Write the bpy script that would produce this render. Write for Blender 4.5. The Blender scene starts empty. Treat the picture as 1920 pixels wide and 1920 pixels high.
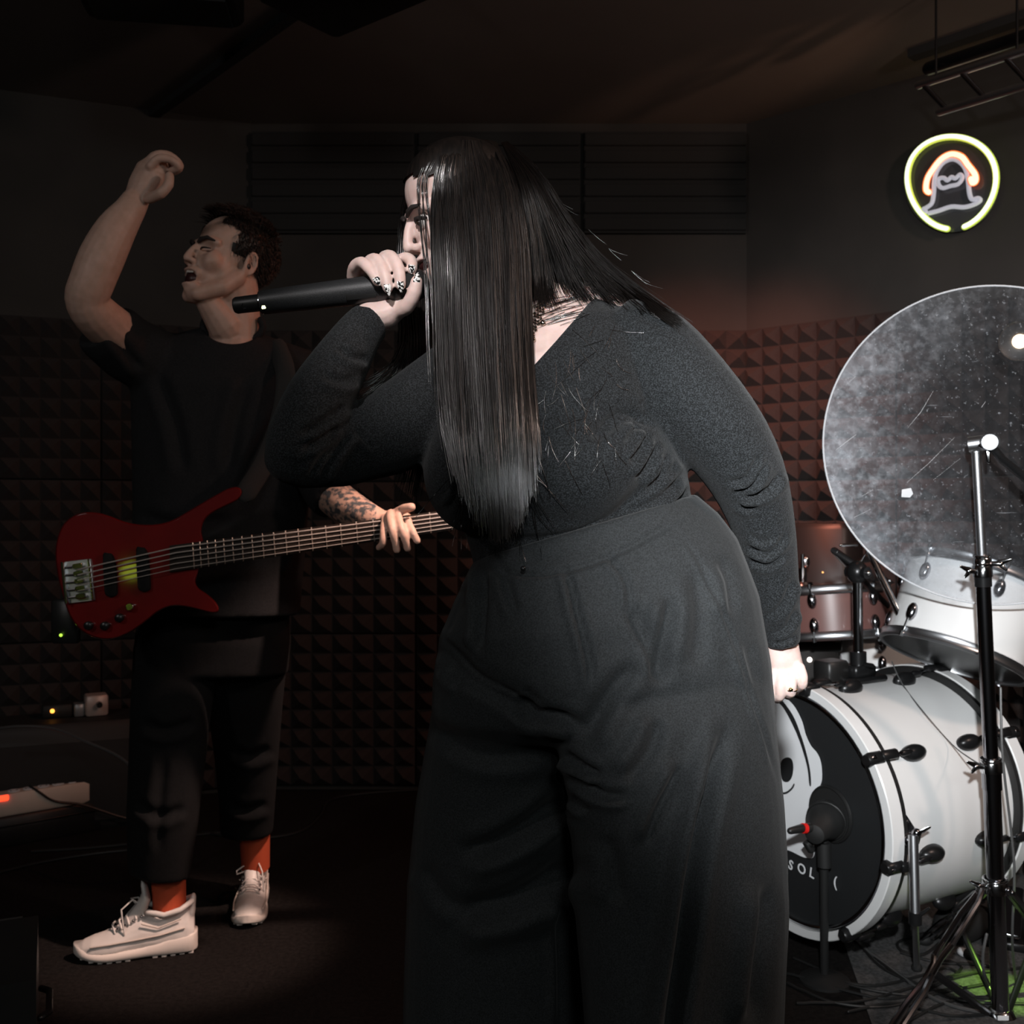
import bpy, bmesh, math, random
import numpy as np
from mathutils import Vector, Matrix, noise
from mathutils.bvhtree import BVHTree

random.seed(7); RNG = np.random.default_rng(7)
SC = bpy.context.scene
COL = SC.collection

# ------------------------------------------------------------------ camera, world, lights, exposure
cam_d = bpy.data.cameras.new('camera'); cam = bpy.data.objects.new('camera', cam_d); COL.objects.link(cam)
cam.location = (0, 0, 1.1); cam.rotation_euler = (math.pi/2, 0, 0)
cam_d.sensor_width = 36; cam_d.lens = 36; cam_d.clip_start = 0.05
cam_d.dof.use_dof = True; cam_d.dof.focus_distance = 1.42; cam_d.dof.aperture_fstop = 9.0
SC.camera = cam
SC.view_settings.view_transform = 'Standard'; SC.view_settings.look = 'None'
SC.view_settings.gamma = 1; SC.view_settings.use_curve_mapping = False
SC.view_settings.exposure = 0.0

w = bpy.data.worlds.new('room_dark'); SC.world = w; w.use_nodes = True
w.node_tree.nodes['Background'].inputs[0].default_value = (0.9, 0.95, 1, 1)
w.node_tree.nodes['Background'].inputs[1].default_value = 0.009

def lamp(name, kind, loc, target, energy, color, size=0.1, spot=60, blend=1.0):
    d = bpy.data.lights.new(name, kind); d.energy = energy; d.color = color
    if kind == 'SPOT': d.spot_size = math.radians(spot); d.spot_blend = blend; d.shadow_soft_size = size
    elif kind == 'AREA': d.shape = 'DISK'; d.size = size
    else: d.shadow_soft_size = size
    o = bpy.data.objects.new(name, d); COL.objects.link(o); o.location = loc
    if target is not None:
        o.rotation_euler = (Vector(target)-Vector(loc)).to_track_quat('-Z', 'Y').to_euler()
    return o
# white stage spot from the audience side, beam centred on the drums and grazing the singer
lamp('stage_spot_white', 'SPOT', (0.03, -0.15, 1.45), (1.17, 2.5, 0.97), 372, (0.95, 0.98, 1.0), 0.035, 53, 1.0)
# weaker white beam on the singer's face, hair and microphone hand
lamp('stage_spot_face', 'SPOT', (-0.32, -0.40, 2.35), (-0.08, 1.40, 1.40), 200, (1.0, 0.95, 0.94), 0.04, 15.5, 1.0)
# dim frontal wash that reaches the bassist
lamp('stage_wash_dim', 'AREA', (-2.1, -0.5, 2.35), (-0.75, 2.5, 1.35), 8.5, (1.0, 0.94, 0.92), 0.30)
# small yellow-green LED lamp at the front that glints in the bass guitar
lamp('stage_led_green', 'AREA', (-1.54, -0.66, 1.155), (-0.75, 2.5, 1.0), 0.10, (0.80, 1.0, 0.08), 0.09)
# added soft front fill that lifts the singer's dark trousers
lamp('fill_front', 'AREA', (0.55, -1.7, 2.3), (0.15, 1.5, 0.75), 13, (0.92, 1.0, 0.98), 0.6)
# warm red par under the ceiling behind the singer, aimed at the bassist and the back wall
lamp('stage_par_red', 'SPOT', (0.95, 2.75, 2.55), (-0.5, 3.0, 0.7), 20, (1.0, 0.24, 0.10), 0.06, 82, 0.7)
# red par aimed at the foam wall on the right
lamp('stage_par_red', 'SPOT', (0.45, 2.6, 2.5), (0.80, 3.95, 1.10), 190, (1.0, 0.30, 0.19), 0.05, 60, 0.9)
# amber par under the ceiling aimed at the bassist's feet
lamp('stage_par_amber', 'SPOT', (0.55, 1.75, 2.35), (-0.86, 2.62, 0.04), 290, (1.0, 0.68, 0.56), 0.03, 18, 0.7)
# added warm fill for bounce under the ceiling on the right, outside the frame
lamp('fill_bounce_warm', 'POINT', (1.95, 1.1, 2.25), None, 50, (1.0, 0.74, 0.62), 0.12)
# added orange fill outside the frame on the right, brightening the truss rails
lamp('fill_truss_orange', 'SPOT', (1.80, 2.30, 2.02), (1.30, 3.0, 2.33), 16, (1.0, 0.55, 0.36), 0.03, 22, 0.8)
# green pin spot on the floor by the cymbal stand
lamp('stage_pin_green', 'SPOT', (1.75, 1.5, 2.3), (1.12, 2.34, 0.0), 620, (0.50, 1.0, 0.14), 0.01, 5.2, 0.5)

# ------------------------------------------------------------------ helpers
def W(px, py, d):
    return Vector(((px-960)/1920*d, d, 1.1+(960-py)/1920*d))
def onplane(px, py, p0, n):
    r = W(px, py, 1.0) - Vector((0, 0, 1.1)); o = Vector((0, 0, 1.1))
    return o + r*((p0-o).dot(n)/r.dot(n))

def mat(name, col, rough=0.5, metal=0.0, spec=0.5, emis=None, estr=1.0, noise_s=None, noise_c=None, bump=None, sss=0.0, coat=0.0, sheen=0.0, trans=0.0, detail=4.0, lo=0.35, hi=0.65):
    m = bpy.data.materials.new(name); m.use_nodes = True; nt = m.node_tree
    b = nt.nodes['Principled BSDF']
    b.inputs['Base Color'].default_value = (*col, 1); b.inputs['Roughness'].default_value = rough
    b.inputs['Metallic'].default_value = metal; b.inputs['Specular IOR Level'].default_value = spec
    b.inputs['Coat Weight'].default_value = coat; b.inputs['Coat Roughness'].default_value = 0.05
    b.inputs['Sheen Weight'].default_value = sheen
    b.inputs['Transmission Weight'].default_value = trans
    if sss:
        b.inputs['Subsurface Weight'].default_value = sss; b.inputs['Subsurface Radius'].default_value = (1, .35, .2); b.inputs['Subsurface Scale'].default_value = 0.006
    if emis: b.inputs['Emission Color'].default_value = (*emis, 1); b.inputs['Emission Strength'].default_value = estr
    if noise_s or bump:
        tc = nt.nodes.new('ShaderNodeTexCoord')
    if noise_s:
        n = nt.nodes.new('ShaderNodeTexNoise'); n.inputs['Scale'].default_value = noise_s; n.inputs['Detail'].default_value = detail
        r = nt.nodes.new('ShaderNodeValToRGB'); r.color_ramp.elements[0].position = lo; r.color_ramp.elements[1].position = hi
        r.color_ramp.elements[0].color = (*col, 1); r.color_ramp.elements[1].color = (*noise_c, 1)
        nt.links.new(tc.outputs['Object'], n.inputs['Vector']); nt.links.new(n.outputs['Fac'], r.inputs['Fac'])
        nt.links.new(r.outputs['Color'], b.inputs['Base Color'])
    if bump:
        n2 = nt.nodes.new('ShaderNodeTexNoise'); n2.inputs['Scale'].default_value = bump[0]; n2.inputs['Detail'].default_value = 3
        bp = nt.nodes.new('ShaderNodeBump'); bp.inputs['Strength'].default_value = bump[1]; bp.inputs['Distance'].default_value = bump[2] if len(bump) > 2 else 0.002
        nt.links.new(tc.outputs['Object'], n2.inputs['Vector']); nt.links.new(n2.outputs['Fac'], bp.inputs['Height']); nt.links.new(bp.outputs['Normal'], b.inputs['Normal'])
    return m

class MB:
    def __init__(s): s.v = []; s.f = []
    def addv(s, p): s.v.append((p[0], p[1], p[2])); return len(s.v)-1
    def ring(s, pts): return [s.addv(p) for p in pts]
    def bridge(s, a, b):
        n = len(a)
        for i in range(n): s.f.append((a[i], a[(i+1) % n], b[(i+1) % n], b[i]))
    def cap(s, a, flip=False):
        s.f.append(tuple(a[::-1]) if flip else tuple(a))
    def loft(s, rings, caps=True):
        ids = [s.ring(r) for r in rings]
        for a, b in zip(ids, ids[1:]): s.bridge(a, b)
        if caps: s.cap(ids[0], True); s.cap(ids[-1])
        return s
    def tube(s, pts, rad, n=10, round_caps=True, flat=None, closed=False):
        """tapered tube; flat=(vec, k) squashes the section to k along vec"""
        pts = [Vector(p) for p in pts]
        if not hasattr(rad, '__len__'): rad = [rad]*len(pts)
        rad = list(rad)
        T = []
        for i in range(len(pts)):
            if closed: t = pts[(i+1) % len(pts)]-pts[i-1]
            else: t = pts[min(i+1, len(pts)-1)]-pts[max(i-1, 0)]
            T.append(t.normalized() if t.length > 1e-9 else Vector((0, 0, 1)))
        u = T[0].orthogonal().normalized(); rings = []
        prev = T[0]
        def sec(c, u, t, r):
            v = t.cross(u); out = []
            for k in range(n):
                a = 2*math.pi*k/n; o = u*(math.cos(a)*r)+v*(math.sin(a)*r)
                if flat: fv, fk = flat; fv = fv.normalized(); o = o-fv*(o.dot(fv)*(1-fk))
                out.append(c+o)
            return out
        for i, p in enumerate(pts):
            q = prev.rotation_difference(T[i]); u = q @ u; prev = T[i]
            u = (u-T[i]*u.dot(T[i])).normalized()
            if i == 0 and round_caps and not closed:
                for k in (0, 1, 2):
                    a = math.pi/2*(1-(k+0.35)/3.35); rings.append(sec(p-T[0]*(math.sin(a)*rad[0]), u, T[0], math.cos(a)*rad[0]))
            rings.append(sec(p, u, T[i], rad[i]))
            if i == len(pts)-1 and round_caps and not closed:
                for k in (2, 1, 0):
                    a = math.pi/2*(1-(k+0.35)/3.35); rings.append(sec(p+T[i]*(math.sin(a)*rad[i]), u, T[i], math.cos(a)*rad[i]))
        if closed:
            ids = [s.ring(r) for r in rings]
            for a, b in zip(ids, ids[1:]): s.bridge(a, b)
            # match closing ring by best rotation
            a, b = ids[-1], ids[0]; va = Vector(s.v[a[0]])
            k = min(range(n), key=lambda j: (Vector(s.v[b[j]])-va).length)
            s.bridge(a, b[k:]+b[:k])
        else: s.loft(rings)
        return s
    def ell(s, c, r, M=None, n=16, m=10):
        c = Vector(c); M = M or Matrix.Identity(3)
        rings = []
        for i in range(m+1):
            th = math.pi*(i+0.02)/(m+0.04)
            rings.append([c+M @ Vector((r[0]*math.sin(th)*math.cos(2*math.pi*k/n), r[1]*math.sin(th)*math.sin(2*math.pi*k/n), -r[2]*math.cos(th))) for k in range(n)])
        return s.loft(rings)
    def cyl(s, p0, p1, r0, r1=None, n=20):
        return s.tube([p0, p1], [r0, r0 if r1 is None else r1], n, False)
    def box(s, c, size, M=None, bevel=0.0):
        c = Vector(c); M = M or Matrix.Identity(3); hx, hy, hz = [x/2 for x in size]
        b = min(bevel, hx*0.9, hy*0.9, hz*0.9)
        def rect(x, y, z):
            if b <= 0: P = [(-x, -y), (x, -y), (x, y), (-x, y)]
            else: P = [(-x+b, -y), (x-b, -y), (x, -y+b), (x, y-b), (x-b, y), (-x+b, y), (-x, y-b), (-x, -y+b)]
            return [c+M @ Vector((a, q, z)) for a, q in P]
        if b <= 0: return s.loft([rect(hx, hy, -hz), rect(hx, hy, hz)])
        def rr(ins, z):
            x, y = hx-ins, hy-ins; P = [(-x+b, -y), (x-b, -y), (x, -y+b), (x, y-b), (x-b, y), (-x+b, y), (-x, y-b), (-x, -y+b)]
            return [c+M @ Vector((a, q, z)) for a, q in P]
        return s.loft([rr(b*0.6, -hz), rr(0, -hz+b), rr(0, hz-b), rr(b*0.6, hz)])
    def lathe(s, prof, c, axis, n=48, closed=False, ref=None):
        """prof: list of (radius, height along axis)"""
        c = Vector(c); a = Vector(axis).normalized(); u = (Vector(ref)-a*Vector(ref).dot(a)).normalized() if ref else a.orthogonal().normalized(); v = a.cross(u)
        rings = [[c+a*h+(u*math.cos(2*math.pi*k/n)+v*math.sin(2*math.pi*k/n))*r for k in range(n)] for r, h in prof]
        ids = [s.ring(r) for r in rings]
        for p, q in zip(ids, ids[1:]): s.bridge(p, q)
        if closed: s.bridge(ids[-1], ids[0])
        else: s.cap(ids[0], True); s.cap(ids[-1])
        return s
    def torus(s, c, axis, R, r, n=40, m=10, arc=None):
        return s.lathe([(R+r*math.cos(2*math.pi*k/m), r*math.sin(2*math.pi*k/m)) for k in range(m)], c, axis, n, True)
    def mesh(s, name='m'):
        me = bpy.data.meshes.new(name); me.from_pydata(s.v, [], s.f); me.update(); return me

def wloc(o):
    p = Vector((0, 0, 0))
    while o is not None: p += o.location; o = o.parent
    return p
def part(name, geo, m, parent=None, smooth=True, label=None, kind=None, fixn=True):
    me = geo.mesh(name) if isinstance(geo, MB) else geo
    if parent is not None:
        off = wloc(parent)
        if off.length > 0: me.transform(Matrix.Translation(-off))
    if fixn:
        bm = bmesh.new(); bm.from_mesh(me); bmesh.ops.recalc_face_normals(bm, faces=bm.faces); bm.to_mesh(me); bm.free()
    me.materials.clear()
    for x in (m if isinstance(m, (list, tuple)) else [m]): me.materials.append(x)
    if smooth:
        me.polygons.foreach_set('use_smooth', [True]*len(me.polygons))
        if smooth != 'all':
            try: me.set_sharp_from_angle(angle=math.radians(42))
            except Exception: pass
    me.update()
    o = bpy.data.objects.new(name, me); COL.objects.link(o)
    if parent is not None: o.parent = parent
    if label: o['label'] = label
    if kind: o['kind'] = kind
    return o
def tag(o, label, cat, group=None, kind=None):
    o['label'] = label; o['category'] = cat
    if group: o['group'] = group
    if kind: o['kind'] = kind
    return o
def thing(name, loc, label, cat, group=None):
    o = bpy.data.objects.new(name, None); COL.objects.link(o); o.location = loc; o.empty_display_size = 0.1
    bpy.context.view_layer.update()
    return tag(o, label, cat, group)
def single(name, geo, m, label, cat, group=None, smooth=True):
    return tag(part(name, geo, m, None, smooth), label, cat, group)

def remesh(mb, vox, it=6, fac=0.5):
    me = mb.mesh('tmp'); ob = bpy.data.objects.new('tmp', me); COL.objects.link(ob)
    r = ob.modifiers.new('r', 'REMESH'); r.mode = 'VOXEL'; r.voxel_size = vox
    if it:
        sm = ob.modifiers.new('s', 'SMOOTH'); sm.factor = fac; sm.iterations = it
    dg = bpy.context.evaluated_depsgraph_get()
    out = bpy.data.meshes.new_from_object(ob.evaluated_get(dg))
    bpy.data.objects.remove(ob); bpy.data.meshes.remove(me)
    return out
def getv(me):
    a = np.empty(len(me.vertices)*3); me.vertices.foreach_get('co', a); return a.reshape(-1, 3)
def getn(me):
    a = np.empty(len(me.vertices)*3); me.vertices.foreach_get('normal', a); return a.reshape(-1, 3)
def setv(me, a): me.vertices.foreach_set('co', np.ascontiguousarray(a).ravel()); me.update()
def proj(v):
    return np.stack([960+v[:, 0]/v[:, 1]*1920, 960-(v[:, 2]-1.1)/v[:, 1]*1920], 1)
def poly_dist(P, pl):
    """distance of 2-D points to a polyline, the running parameter 0..1 and the signed side"""
    pl = np.array(pl, float); seg = np.diff(pl, axis=0); L = np.linalg.norm(seg, axis=1); tot = L.sum(); acc = 0
    best = np.full(len(P), 1e9); par = np.zeros(len(P)); side = np.zeros(len(P))
    for a, s, l in zip(pl, seg, L):
        t = np.clip(((P-a) @ s)/(l*l), 0, 1); q = P-(a+t[:, None]*s); d = np.linalg.norm(q, axis=1)
        m = d < best; best[m] = d[m]; par[m] = ((acc+t*l)/tot)[m]; side[m] = np.sign(s[0]*q[:, 1]-s[1]*q[:, 0])[m]; acc += l
    return best, par, side
def crom(pts, k=4, closed=False):
    pts = [np.array(p, float) for p in pts]; n = len(pts); out = []
    for i in range(n if closed else n-1):
        p0 = pts[i-1] if closed or i > 0 else pts[0]; p1 = pts[i]; p2 = pts[(i+1) % n]; p3 = pts[(i+2) % n] if closed or i+2 < n else pts[-1]
        for j in range(k):
            t = j/k; out.append(0.5*((2*p1)+(-p0+p2)*t+(2*p0-5*p1+4*p2-p3)*t*t+(-p0+3*p1-3*p2+p3)*t**3))
    if not closed: out.append(pts[-1])
    return out
def folds(me, fl):
    """press fold lines (drawn on the side of the cloth that faces the audience) into a cloth mesh"""
    v = getv(me); n = getn(me); P = proj(v); cam_v = np.array([0, 0, 1.1])-v
    cam_v /= np.linalg.norm(cam_v, axis=1)[:, None]
    face = np.clip(((n*cam_v).sum(1)+0.15)/0.4, 0, 1)
    disp = np.zeros(len(v))
    for f in fl:
        pl, wd, amp = f[0], f[1], f[2]; ridge = f[3] if len(f) > 3 else 0.7
        pl = [tuple(x) for x in crom(pl, 4)]
        lo = np.min(pl, 0)-wd*5; hi = np.max(pl, 0)+wd*5
        m = np.where((P[:, 0] > lo[0]) & (P[:, 0] < hi[0]) & (P[:, 1] > lo[1]) & (P[:, 1] < hi[1]))[0]
        if not len(m): continue
        d, t, s = poly_dist(P[m], pl)
        tap = np.clip(np.minimum(t, 1-t)/0.22, 0, 1); tap = tap*tap*(3-2*tap)
        g = -np.exp(-(d/wd)**2)+ridge*np.exp(-((d*s-2.0*wd)/(1.2*wd))**2)+0.3*ridge*np.exp(-((d*s+2.0*wd)/(1.2*wd))**2)
        disp[m] += amp*g*tap
    v += n*(disp*face)[:, None]; setv(me, v)
def brush(v, c, rad, vec):
    c = np.array(c); d = np.linalg.norm(v-c, axis=1)/rad; w_ = np.clip(1-d*d, 0, 1)**2; v += w_[:, None]*np.array(vec)
def ering(L, R, rd, sup=2.3, n=32, rb=None, yc=0.0):
    """horizontal-ish oval section between two silhouette points; rd = half depth towards the audience, rb = half depth behind"""
    L = W(*L); R = W(*R); c = (L+R)/2; a = (R-L)/2; rb = rd if rb is None else rb; out = []
    dv = Vector((c.x, c.y, 0)).normalized()
    for k in range(n):
        t = 2*math.pi*k/n; cs, sn = math.cos(t), math.sin(t)
        x = math.copysign(abs(cs)**(2/sup), cs); y = math.copysign(abs(sn)**(2/sup), sn)
        out.append(c+a*x+dv*((rb if y > 0 else rd)*y+yc))
    return out

# ------------------------------------------------------------------ materials
M_wall = mat('black_wall_paint', (0.022, 0.019, 0.017), 0.85, noise_s=3, noise_c=(0.032, 0.027, 0.024), bump=(60, 0.2))
M_ceil = mat('ceiling_paint', (0.15, 0.125, 0.11), 0.9, noise_s=2, noise_c=(0.17, 0.142, 0.125), bump=(40, 0.15))
M_floor = mat('dark_carpet', (0.0052, 0.0043, 0.0040), 0.95, spec=.15, noise_s=90, noise_c=(0.0115, 0.0098, 0.0092), bump=(260, 0.6, 0.004))
M_rug = mat('grey_rug', (0.034, 0.033, 0.033), 0.95, noise_s=120, noise_c=(0.085, 0.084, 0.085), bump=(300, .7, .004))
M_foam = mat('charcoal_foam', (0.019, 0.0145, 0.0135), 0.95, noise_s=300, noise_c=(0.030, 0.023, 0.0215), bump=(500, 0.4))
M_felt = mat('black_felt', (0.016, 0.016, 0.016), 0.95, bump=(200, 0.4))
M_black = mat('black_plastic', (0.012, 0.012, 0.012), 0.42)
M_rubber = mat('black_rubber', (0.010, 0.010, 0.010), 0.65)
M_bmetal = mat('black_metal', (0.022, 0.022, 0.023), 0.30, 0.6)
M_chrome = mat('chrome', (0.62, 0.63, 0.65), 0.12, 1.0)
M_hoop = mat('brushed_hoop', (0.52, 0.53, 0.55), 0.34, 1.0)
M_dchrome = mat('dark_chrome', (0.30, 0.30, 0.32), 0.16, 1.0)
M_skin = mat('pale_skin', (0.60, 0.44, 0.40), 0.48, spec=0.4, sss=0.25, noise_s=60, noise_c=(0.66, 0.50, 0.46), bump=(700, 0.12, 0.001))
M_skin2 = mat('tan_skin', (0.42, 0.27, 0.21), 0.5, spec=0.4, sss=0.2, noise_s=50, noise_c=(0.48, 0.31, 0.25), bump=(600, 0.12, 0.001))
M_top = mat('black_jersey', (0.0035, 0.0042, 0.0046), 0.80, spec=0.2, noise_s=560, noise_c=(0.025, 0.028, 0.031), bump=(600, 0.5, 0.002), sheen=0.06, detail=2, lo=0.42, hi=0.66)
M_pants = mat('charcoal_suiting', (0.012, 0.0135, 0.0142), 0.75, spec=0.2, noise_s=520, noise_c=(0.027, 0.0298, 0.032), bump=(800, 0.3, 0.001), sheen=0.05)
M_tee = mat('black_cotton', (0.010, 0.010, 0.011), 0.9, spec=0.2, noise_s=300, noise_c=(0.016, 0.016, 0.017))
M_hair = mat('black_hair', (0.0035, 0.0029, 0.0027), 0.25, spec=0.55)
def streak(m, sc, c2):
    nt = m.node_tree; b = nt.nodes['Principled BSDF']; b.inputs['IOR'].default_value = 1.8
    tc = nt.nodes.new('ShaderNodeTexCoord'); mp = nt.nodes.new('ShaderNodeMapping'); mp.inputs['Scale'].default_value = sc
    n = nt.nodes.new('ShaderNodeTexNoise'); n.inputs['Scale'].default_value = 1; n.inputs['Detail'].default_value = 2
    r = nt.nodes.new('ShaderNodeValToRGB'); r.color_ramp.elements[0].position = .4; r.color_ramp.elements[1].position = .7
    r.color_ramp.elements[0].color = b.inputs['Base Color'].default_value; r.color_ramp.elements[1].color = (*c2, 1)
    nt.links.new(tc.outputs['Object'], mp.inputs[0]); nt.links.new(mp.outputs[0], n.inputs['Vector']); nt.links.new(n.outputs['Fac'], r.inputs[0]); nt.links.new(r.outputs[0], b.inputs['Base Color'])
streak(M_hair, (260, 60, 5), (0.011, 0.0078, 0.0065)); M_hair.node_tree.nodes['Principled BSDF'].inputs['IOR'].default_value = 2.25
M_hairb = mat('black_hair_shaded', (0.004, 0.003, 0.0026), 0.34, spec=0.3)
M_hair2 = mat('dark_brown_hair', (0.016, 0.011, 0.009), 0.5, spec=0.4)
M_drum = mat('white_drum_wrap', (0.755, 0.755, 0.755), 0.25, coat=0.3, noise_s=6, noise_c=(0.73, 0.73, 0.725))
M_tom_shade = mat('shaded_red_wrap', (0.16, 0.075, 0.066), 0.35, coat=0.2)  # shade and red light on a white shell, put into the wrap colour
M_white = mat('white_print', (0.80, 0.81, 0.83), 0.5)
M_head = mat('black_drum_head', (0.016, 0.017, 0.018), 0.45, bump=(500, 0.1))
M_red = mat('red_lacquer', (0.15, 0.004, 0.004), 0.5, spec=0.1, coat=1.0, noise_s=7, noise_c=(0.10, 0.003, 0.003))
M_wood = mat('dark_rosewood', (0.009, 0.006, 0.0045), 0.6, spec=.2, noise_s=30, noise_c=(0.014, 0.009, 0.006))
M_string = mat('steel_string', (0.62, 0.56, 0.52), 0.5, 0.6)
M_pick = mat('matte_black', (.007, .007, .007), .7, spec=.15)
M_shoe = mat('white_leather', (0.74, 0.70, 0.67), 0.45, noise_s=20, noise_c=(0.66, 0.62, 0.59), bump=(300, 0.2, 0.001))
M_sole = mat('white_rubber', (0.72, 0.66, 0.61), 0.6)
M_dark = mat('mouth_dark', (0.03, 0.008, 0.008), 0.4)
M_teeth = mat('teeth', (0.65, 0.6, 0.55), 0.3)
M_brow = mat('brow_hair', (0.012, 0.008, 0.007), 0.7)
M_lip = mat('lips', (0.42, 0.20, 0.19), 0.4, sss=0.15)
M_eye = mat('eye_white', (0.7, 0.68, 0.66), 0.15)
M_iris = mat('dark_iris', (0.02, 0.014, 0.01), 0.1)
# ------------------------------------------------------------------ room
H = 2.64
A_ = Vector((-1.036, 4.06, 0)); B_ = Vector((0.93, 4.06, 0))
C_ = B_+Vector((.753, -.658, 0))*3.6; D_ = Vector((3.64, -2.6, 0)); E_ = Vector((-3.6, -2.6, 0)); F_ = A_+Vector((-.93, -.366, 0))*2.75
def wall(name, p, q):
    mb = MB(); u = (q-p).normalized(); n = Vector((u.y, -u.x, 0)); c = (p+q)/2-n*0.06; c.z = H/2
    mb.box(c, ((q-p).length+0.12, 0.12, H), Matrix((( u.x, n.x, 0), (u.y, n.y, 0), (0, 0, 1))))
    o = part(name, mb, M_wall, None, False); o['kind'] = 'structure'; return o
wall_b = wall('wall_back', A_, B_); wall_r = wall('wall_right', B_, C_); wall_nr = wall('wall_near_right', C_, D_)
wall_f = wall('wall_front', D_, E_); wall_nl = wall('wall_near_left', E_, F_); wall_l = wall('wall_left', F_, A_)
mb = MB(); mb.box((0, 0.8, -0.05), (8.4, 7.4, 0.1)); o = part('floor', mb, M_floor, None, False); o['kind'] = 'structure'
mb = MB(); mb.box((0, 0.8, H+0.05), (8.4, 7.4, 0.1)); ceil_ = part('ceiling', mb, M_ceil, None, False); ceil_['kind'] = 'structure'

# foam panels: 8 x 8 pyramids each, shared mesh
def foam_mesh():
    mb = MB(); S = 0.594; N = 8; p = S/N
    mb.box((0, 0.0075, 0), (S, 0.015, S))
    for i in range(N):
        for j in range(N):
            x = -S/2+i*p; z = -S/2+j*p; b = [mb.addv(q) for q in ((x, -.001, z), (x+p, -.001, z), (x+p, -.001, z+p), (x, -.001, z+p))]; t = mb.addv((x+p/2, -0.045, z+p/2))
            for k in range(4): mb.f.append((b[k], b[(k+1) % 4], t))
    me = mb.mesh('foam_panel'); me.materials.append(M_foam); return me
FM = foam_mesh()
def ribs_mesh(Wd, Ht):
    mb = MB(); mb.box((0, 0.01, 0), (Wd, 0.02, Ht)); n = int(Ht/0.06)
    for k in range(n):
        z = -Ht/2+(k+.5)*Ht/n; mb.box((0, -0.006, z), (Wd, 0.018, Ht/n*0.72), None, 0.005)
    me = mb.mesh('rib_panel'); me.materials.append(M_felt); return me
def place(par, name, me, pos, ang):
    o = bpy.data.objects.new(name, me); COL.objects.link(o); o.parent = par; o.location = pos; o.rotation_euler = (0, 0, ang); return o
RM = ribs_mesh(0.64, 0.40)
for wl, p, q in ((wall_b, A_, B_), (wall_r, B_, C_), (wall_l, A_, F_)):
    u = (q-p).normalized(); L = (q-p).length
    n_in = Vector((u.y, -u.x, 0))
    if n_in.dot(Vector((0, 0.5, 0))-(p+q)/2) < 0: n_in = -n_in
    x_ax = Vector((-n_in.y, n_in.x, 0)); ang = math.atan2(x_ax.y, x_ax.x)
    nc = max(1, round(L/0.6)); stp = L/nc
    for k in range(nc):
        for r in range(3):
            c = p+u*((k+.5)*stp)+n_in*0.0165; c.z = 0.32+r*0.6
            fo = place(wl, 'foam_panel', FM, c, ang); fo.scale = (stp/0.6, 1, 1)
    if wl is wall_b:
        for k in range(3):
            c = p+u*(0.33+k*0.655)+n_in*0.022; c.z = 2.40; place(wl, 'felt_panel', RM, c, ang)
# ceiling rail, running along the room
def bar(mb, a, b, w_, h_):
    a = Vector(a); b = Vector(b); u = (b-a).normalized(); v = Vector((0, 0, 1)).cross(u).normalized(); z = u.cross(v)
    mb.box((a+b)/2, ((b-a).length, w_, h_), Matrix((u, v, z)).transposed()); return mb
def onceil(px, py, drop=0.0):
    z = H-drop-1.1; d = z*1920/(960-py); return Vector(((px-960)/1920*d, d, H-drop))
mb = MB(); bar(mb, onceil(262, 232, .012), onceil(640, -40, .012), 0.035, 0.03)
o = part('trim_1', mb, M_felt, None, False); o['kind'] = 'structure'
mb = MB(); a = onceil(1708, 103, .012); b = onceil(1960, 18, .012); bar(mb, a, b, 0.05, 0.03)
o = part('trim_2', mb, M_felt, None, False); o['kind'] = 'structure'
# black lighting box hung from the ceiling (only its underside shows at the top)
t = thing('ceiling_lamp', onceil(700, 20), 'black box-shaped stage lamp hanging from the dark ceiling above the singer', 'stage lamp')
c = onceil(690, -60, 0.16); mb = MB(); mb.box(c+Vector((-.05, 0, 0)), (0.40, 0.28, 0.15), Matrix.Rotation(math.radians(-38), 3, 'Z'), .012); part('housing', mb, M_black, t)
mb = MB(); mb.cyl(c+Vector((-.05, 0, 0.07)), (c.x-.05, c.y, H), 0.02); part('hanger', mb, M_bmetal, t)
mb = MB()
for k in range(5): mb.box(c+Vector((-.16+k*.055, -.075-0.043*(k-2)*0.0, -.079)), (.03, .15, .008), Matrix.Rotation(math.radians(-38), 3, 'Z'))
part('louvre', mb, M_bmetal, t, False)
t = thing('ceiling_speaker', onceil(300, -30), 'dark flat box under the ceiling at the top edge above the bassist', 'speaker')
c = onceil(300, -46, 0.10); mb = MB(); mb.box(c, (0.42, 0.2, 0.17), Matrix.Rotation(math.radians(8), 3, 'Z'), .015); part('cabinet', mb, M_black, t)
mb = MB(); mb.box(c+Vector((0, 0, -.09)), (0.36, 0.15, 0.01), Matrix.Rotation(math.radians(8), 3, 'Z')); part('grille', mb, M_felt, t)
mb = MB(); mb.cyl(c+Vector((0, 0, .08)), (c.x, c.y, H), .02); part('hanger', mb, M_bmetal, t)

# lighting truss, upper right
t = thing('lighting_truss', W(1850, 150, 3.0), 'chrome ladder truss under the ceiling above the neon sign', 'truss')
r1a, r1b = W(1722, 160, 3.05), W(2040, 56, 2.6); r2a, r2b = W(1762, 210, 3.0), W(2080, 112, 2.55)
for a, b in ((r1a, r1b), (r2a, r2b)):
    mb = MB(); mb.tube([a, b], .0115, 12); part('rail', mb, M_hoop, t)
for f in (.03, .28, .55, .8):
    mb = MB(); mb.tube([r1a.lerp(r1b, f), r2a.lerp(r2b, f+.02)], .008, 10); part('rung', mb, M_dchrome, t)
for f in (.12, .62):
    a = r1a.lerp(r1b, f); mb = MB(); mb.cyl(a, (a.x, a.y, H), .0035); part('hanger', mb, M_bmetal, t)
r3a, r3b = W(1742, 128, 3.05), W(2060, 22, 2.6)
mb = MB(); mb.tube([r3a, r3b], .02, 12); part('rail', mb, M_bmetal, t)

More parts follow.
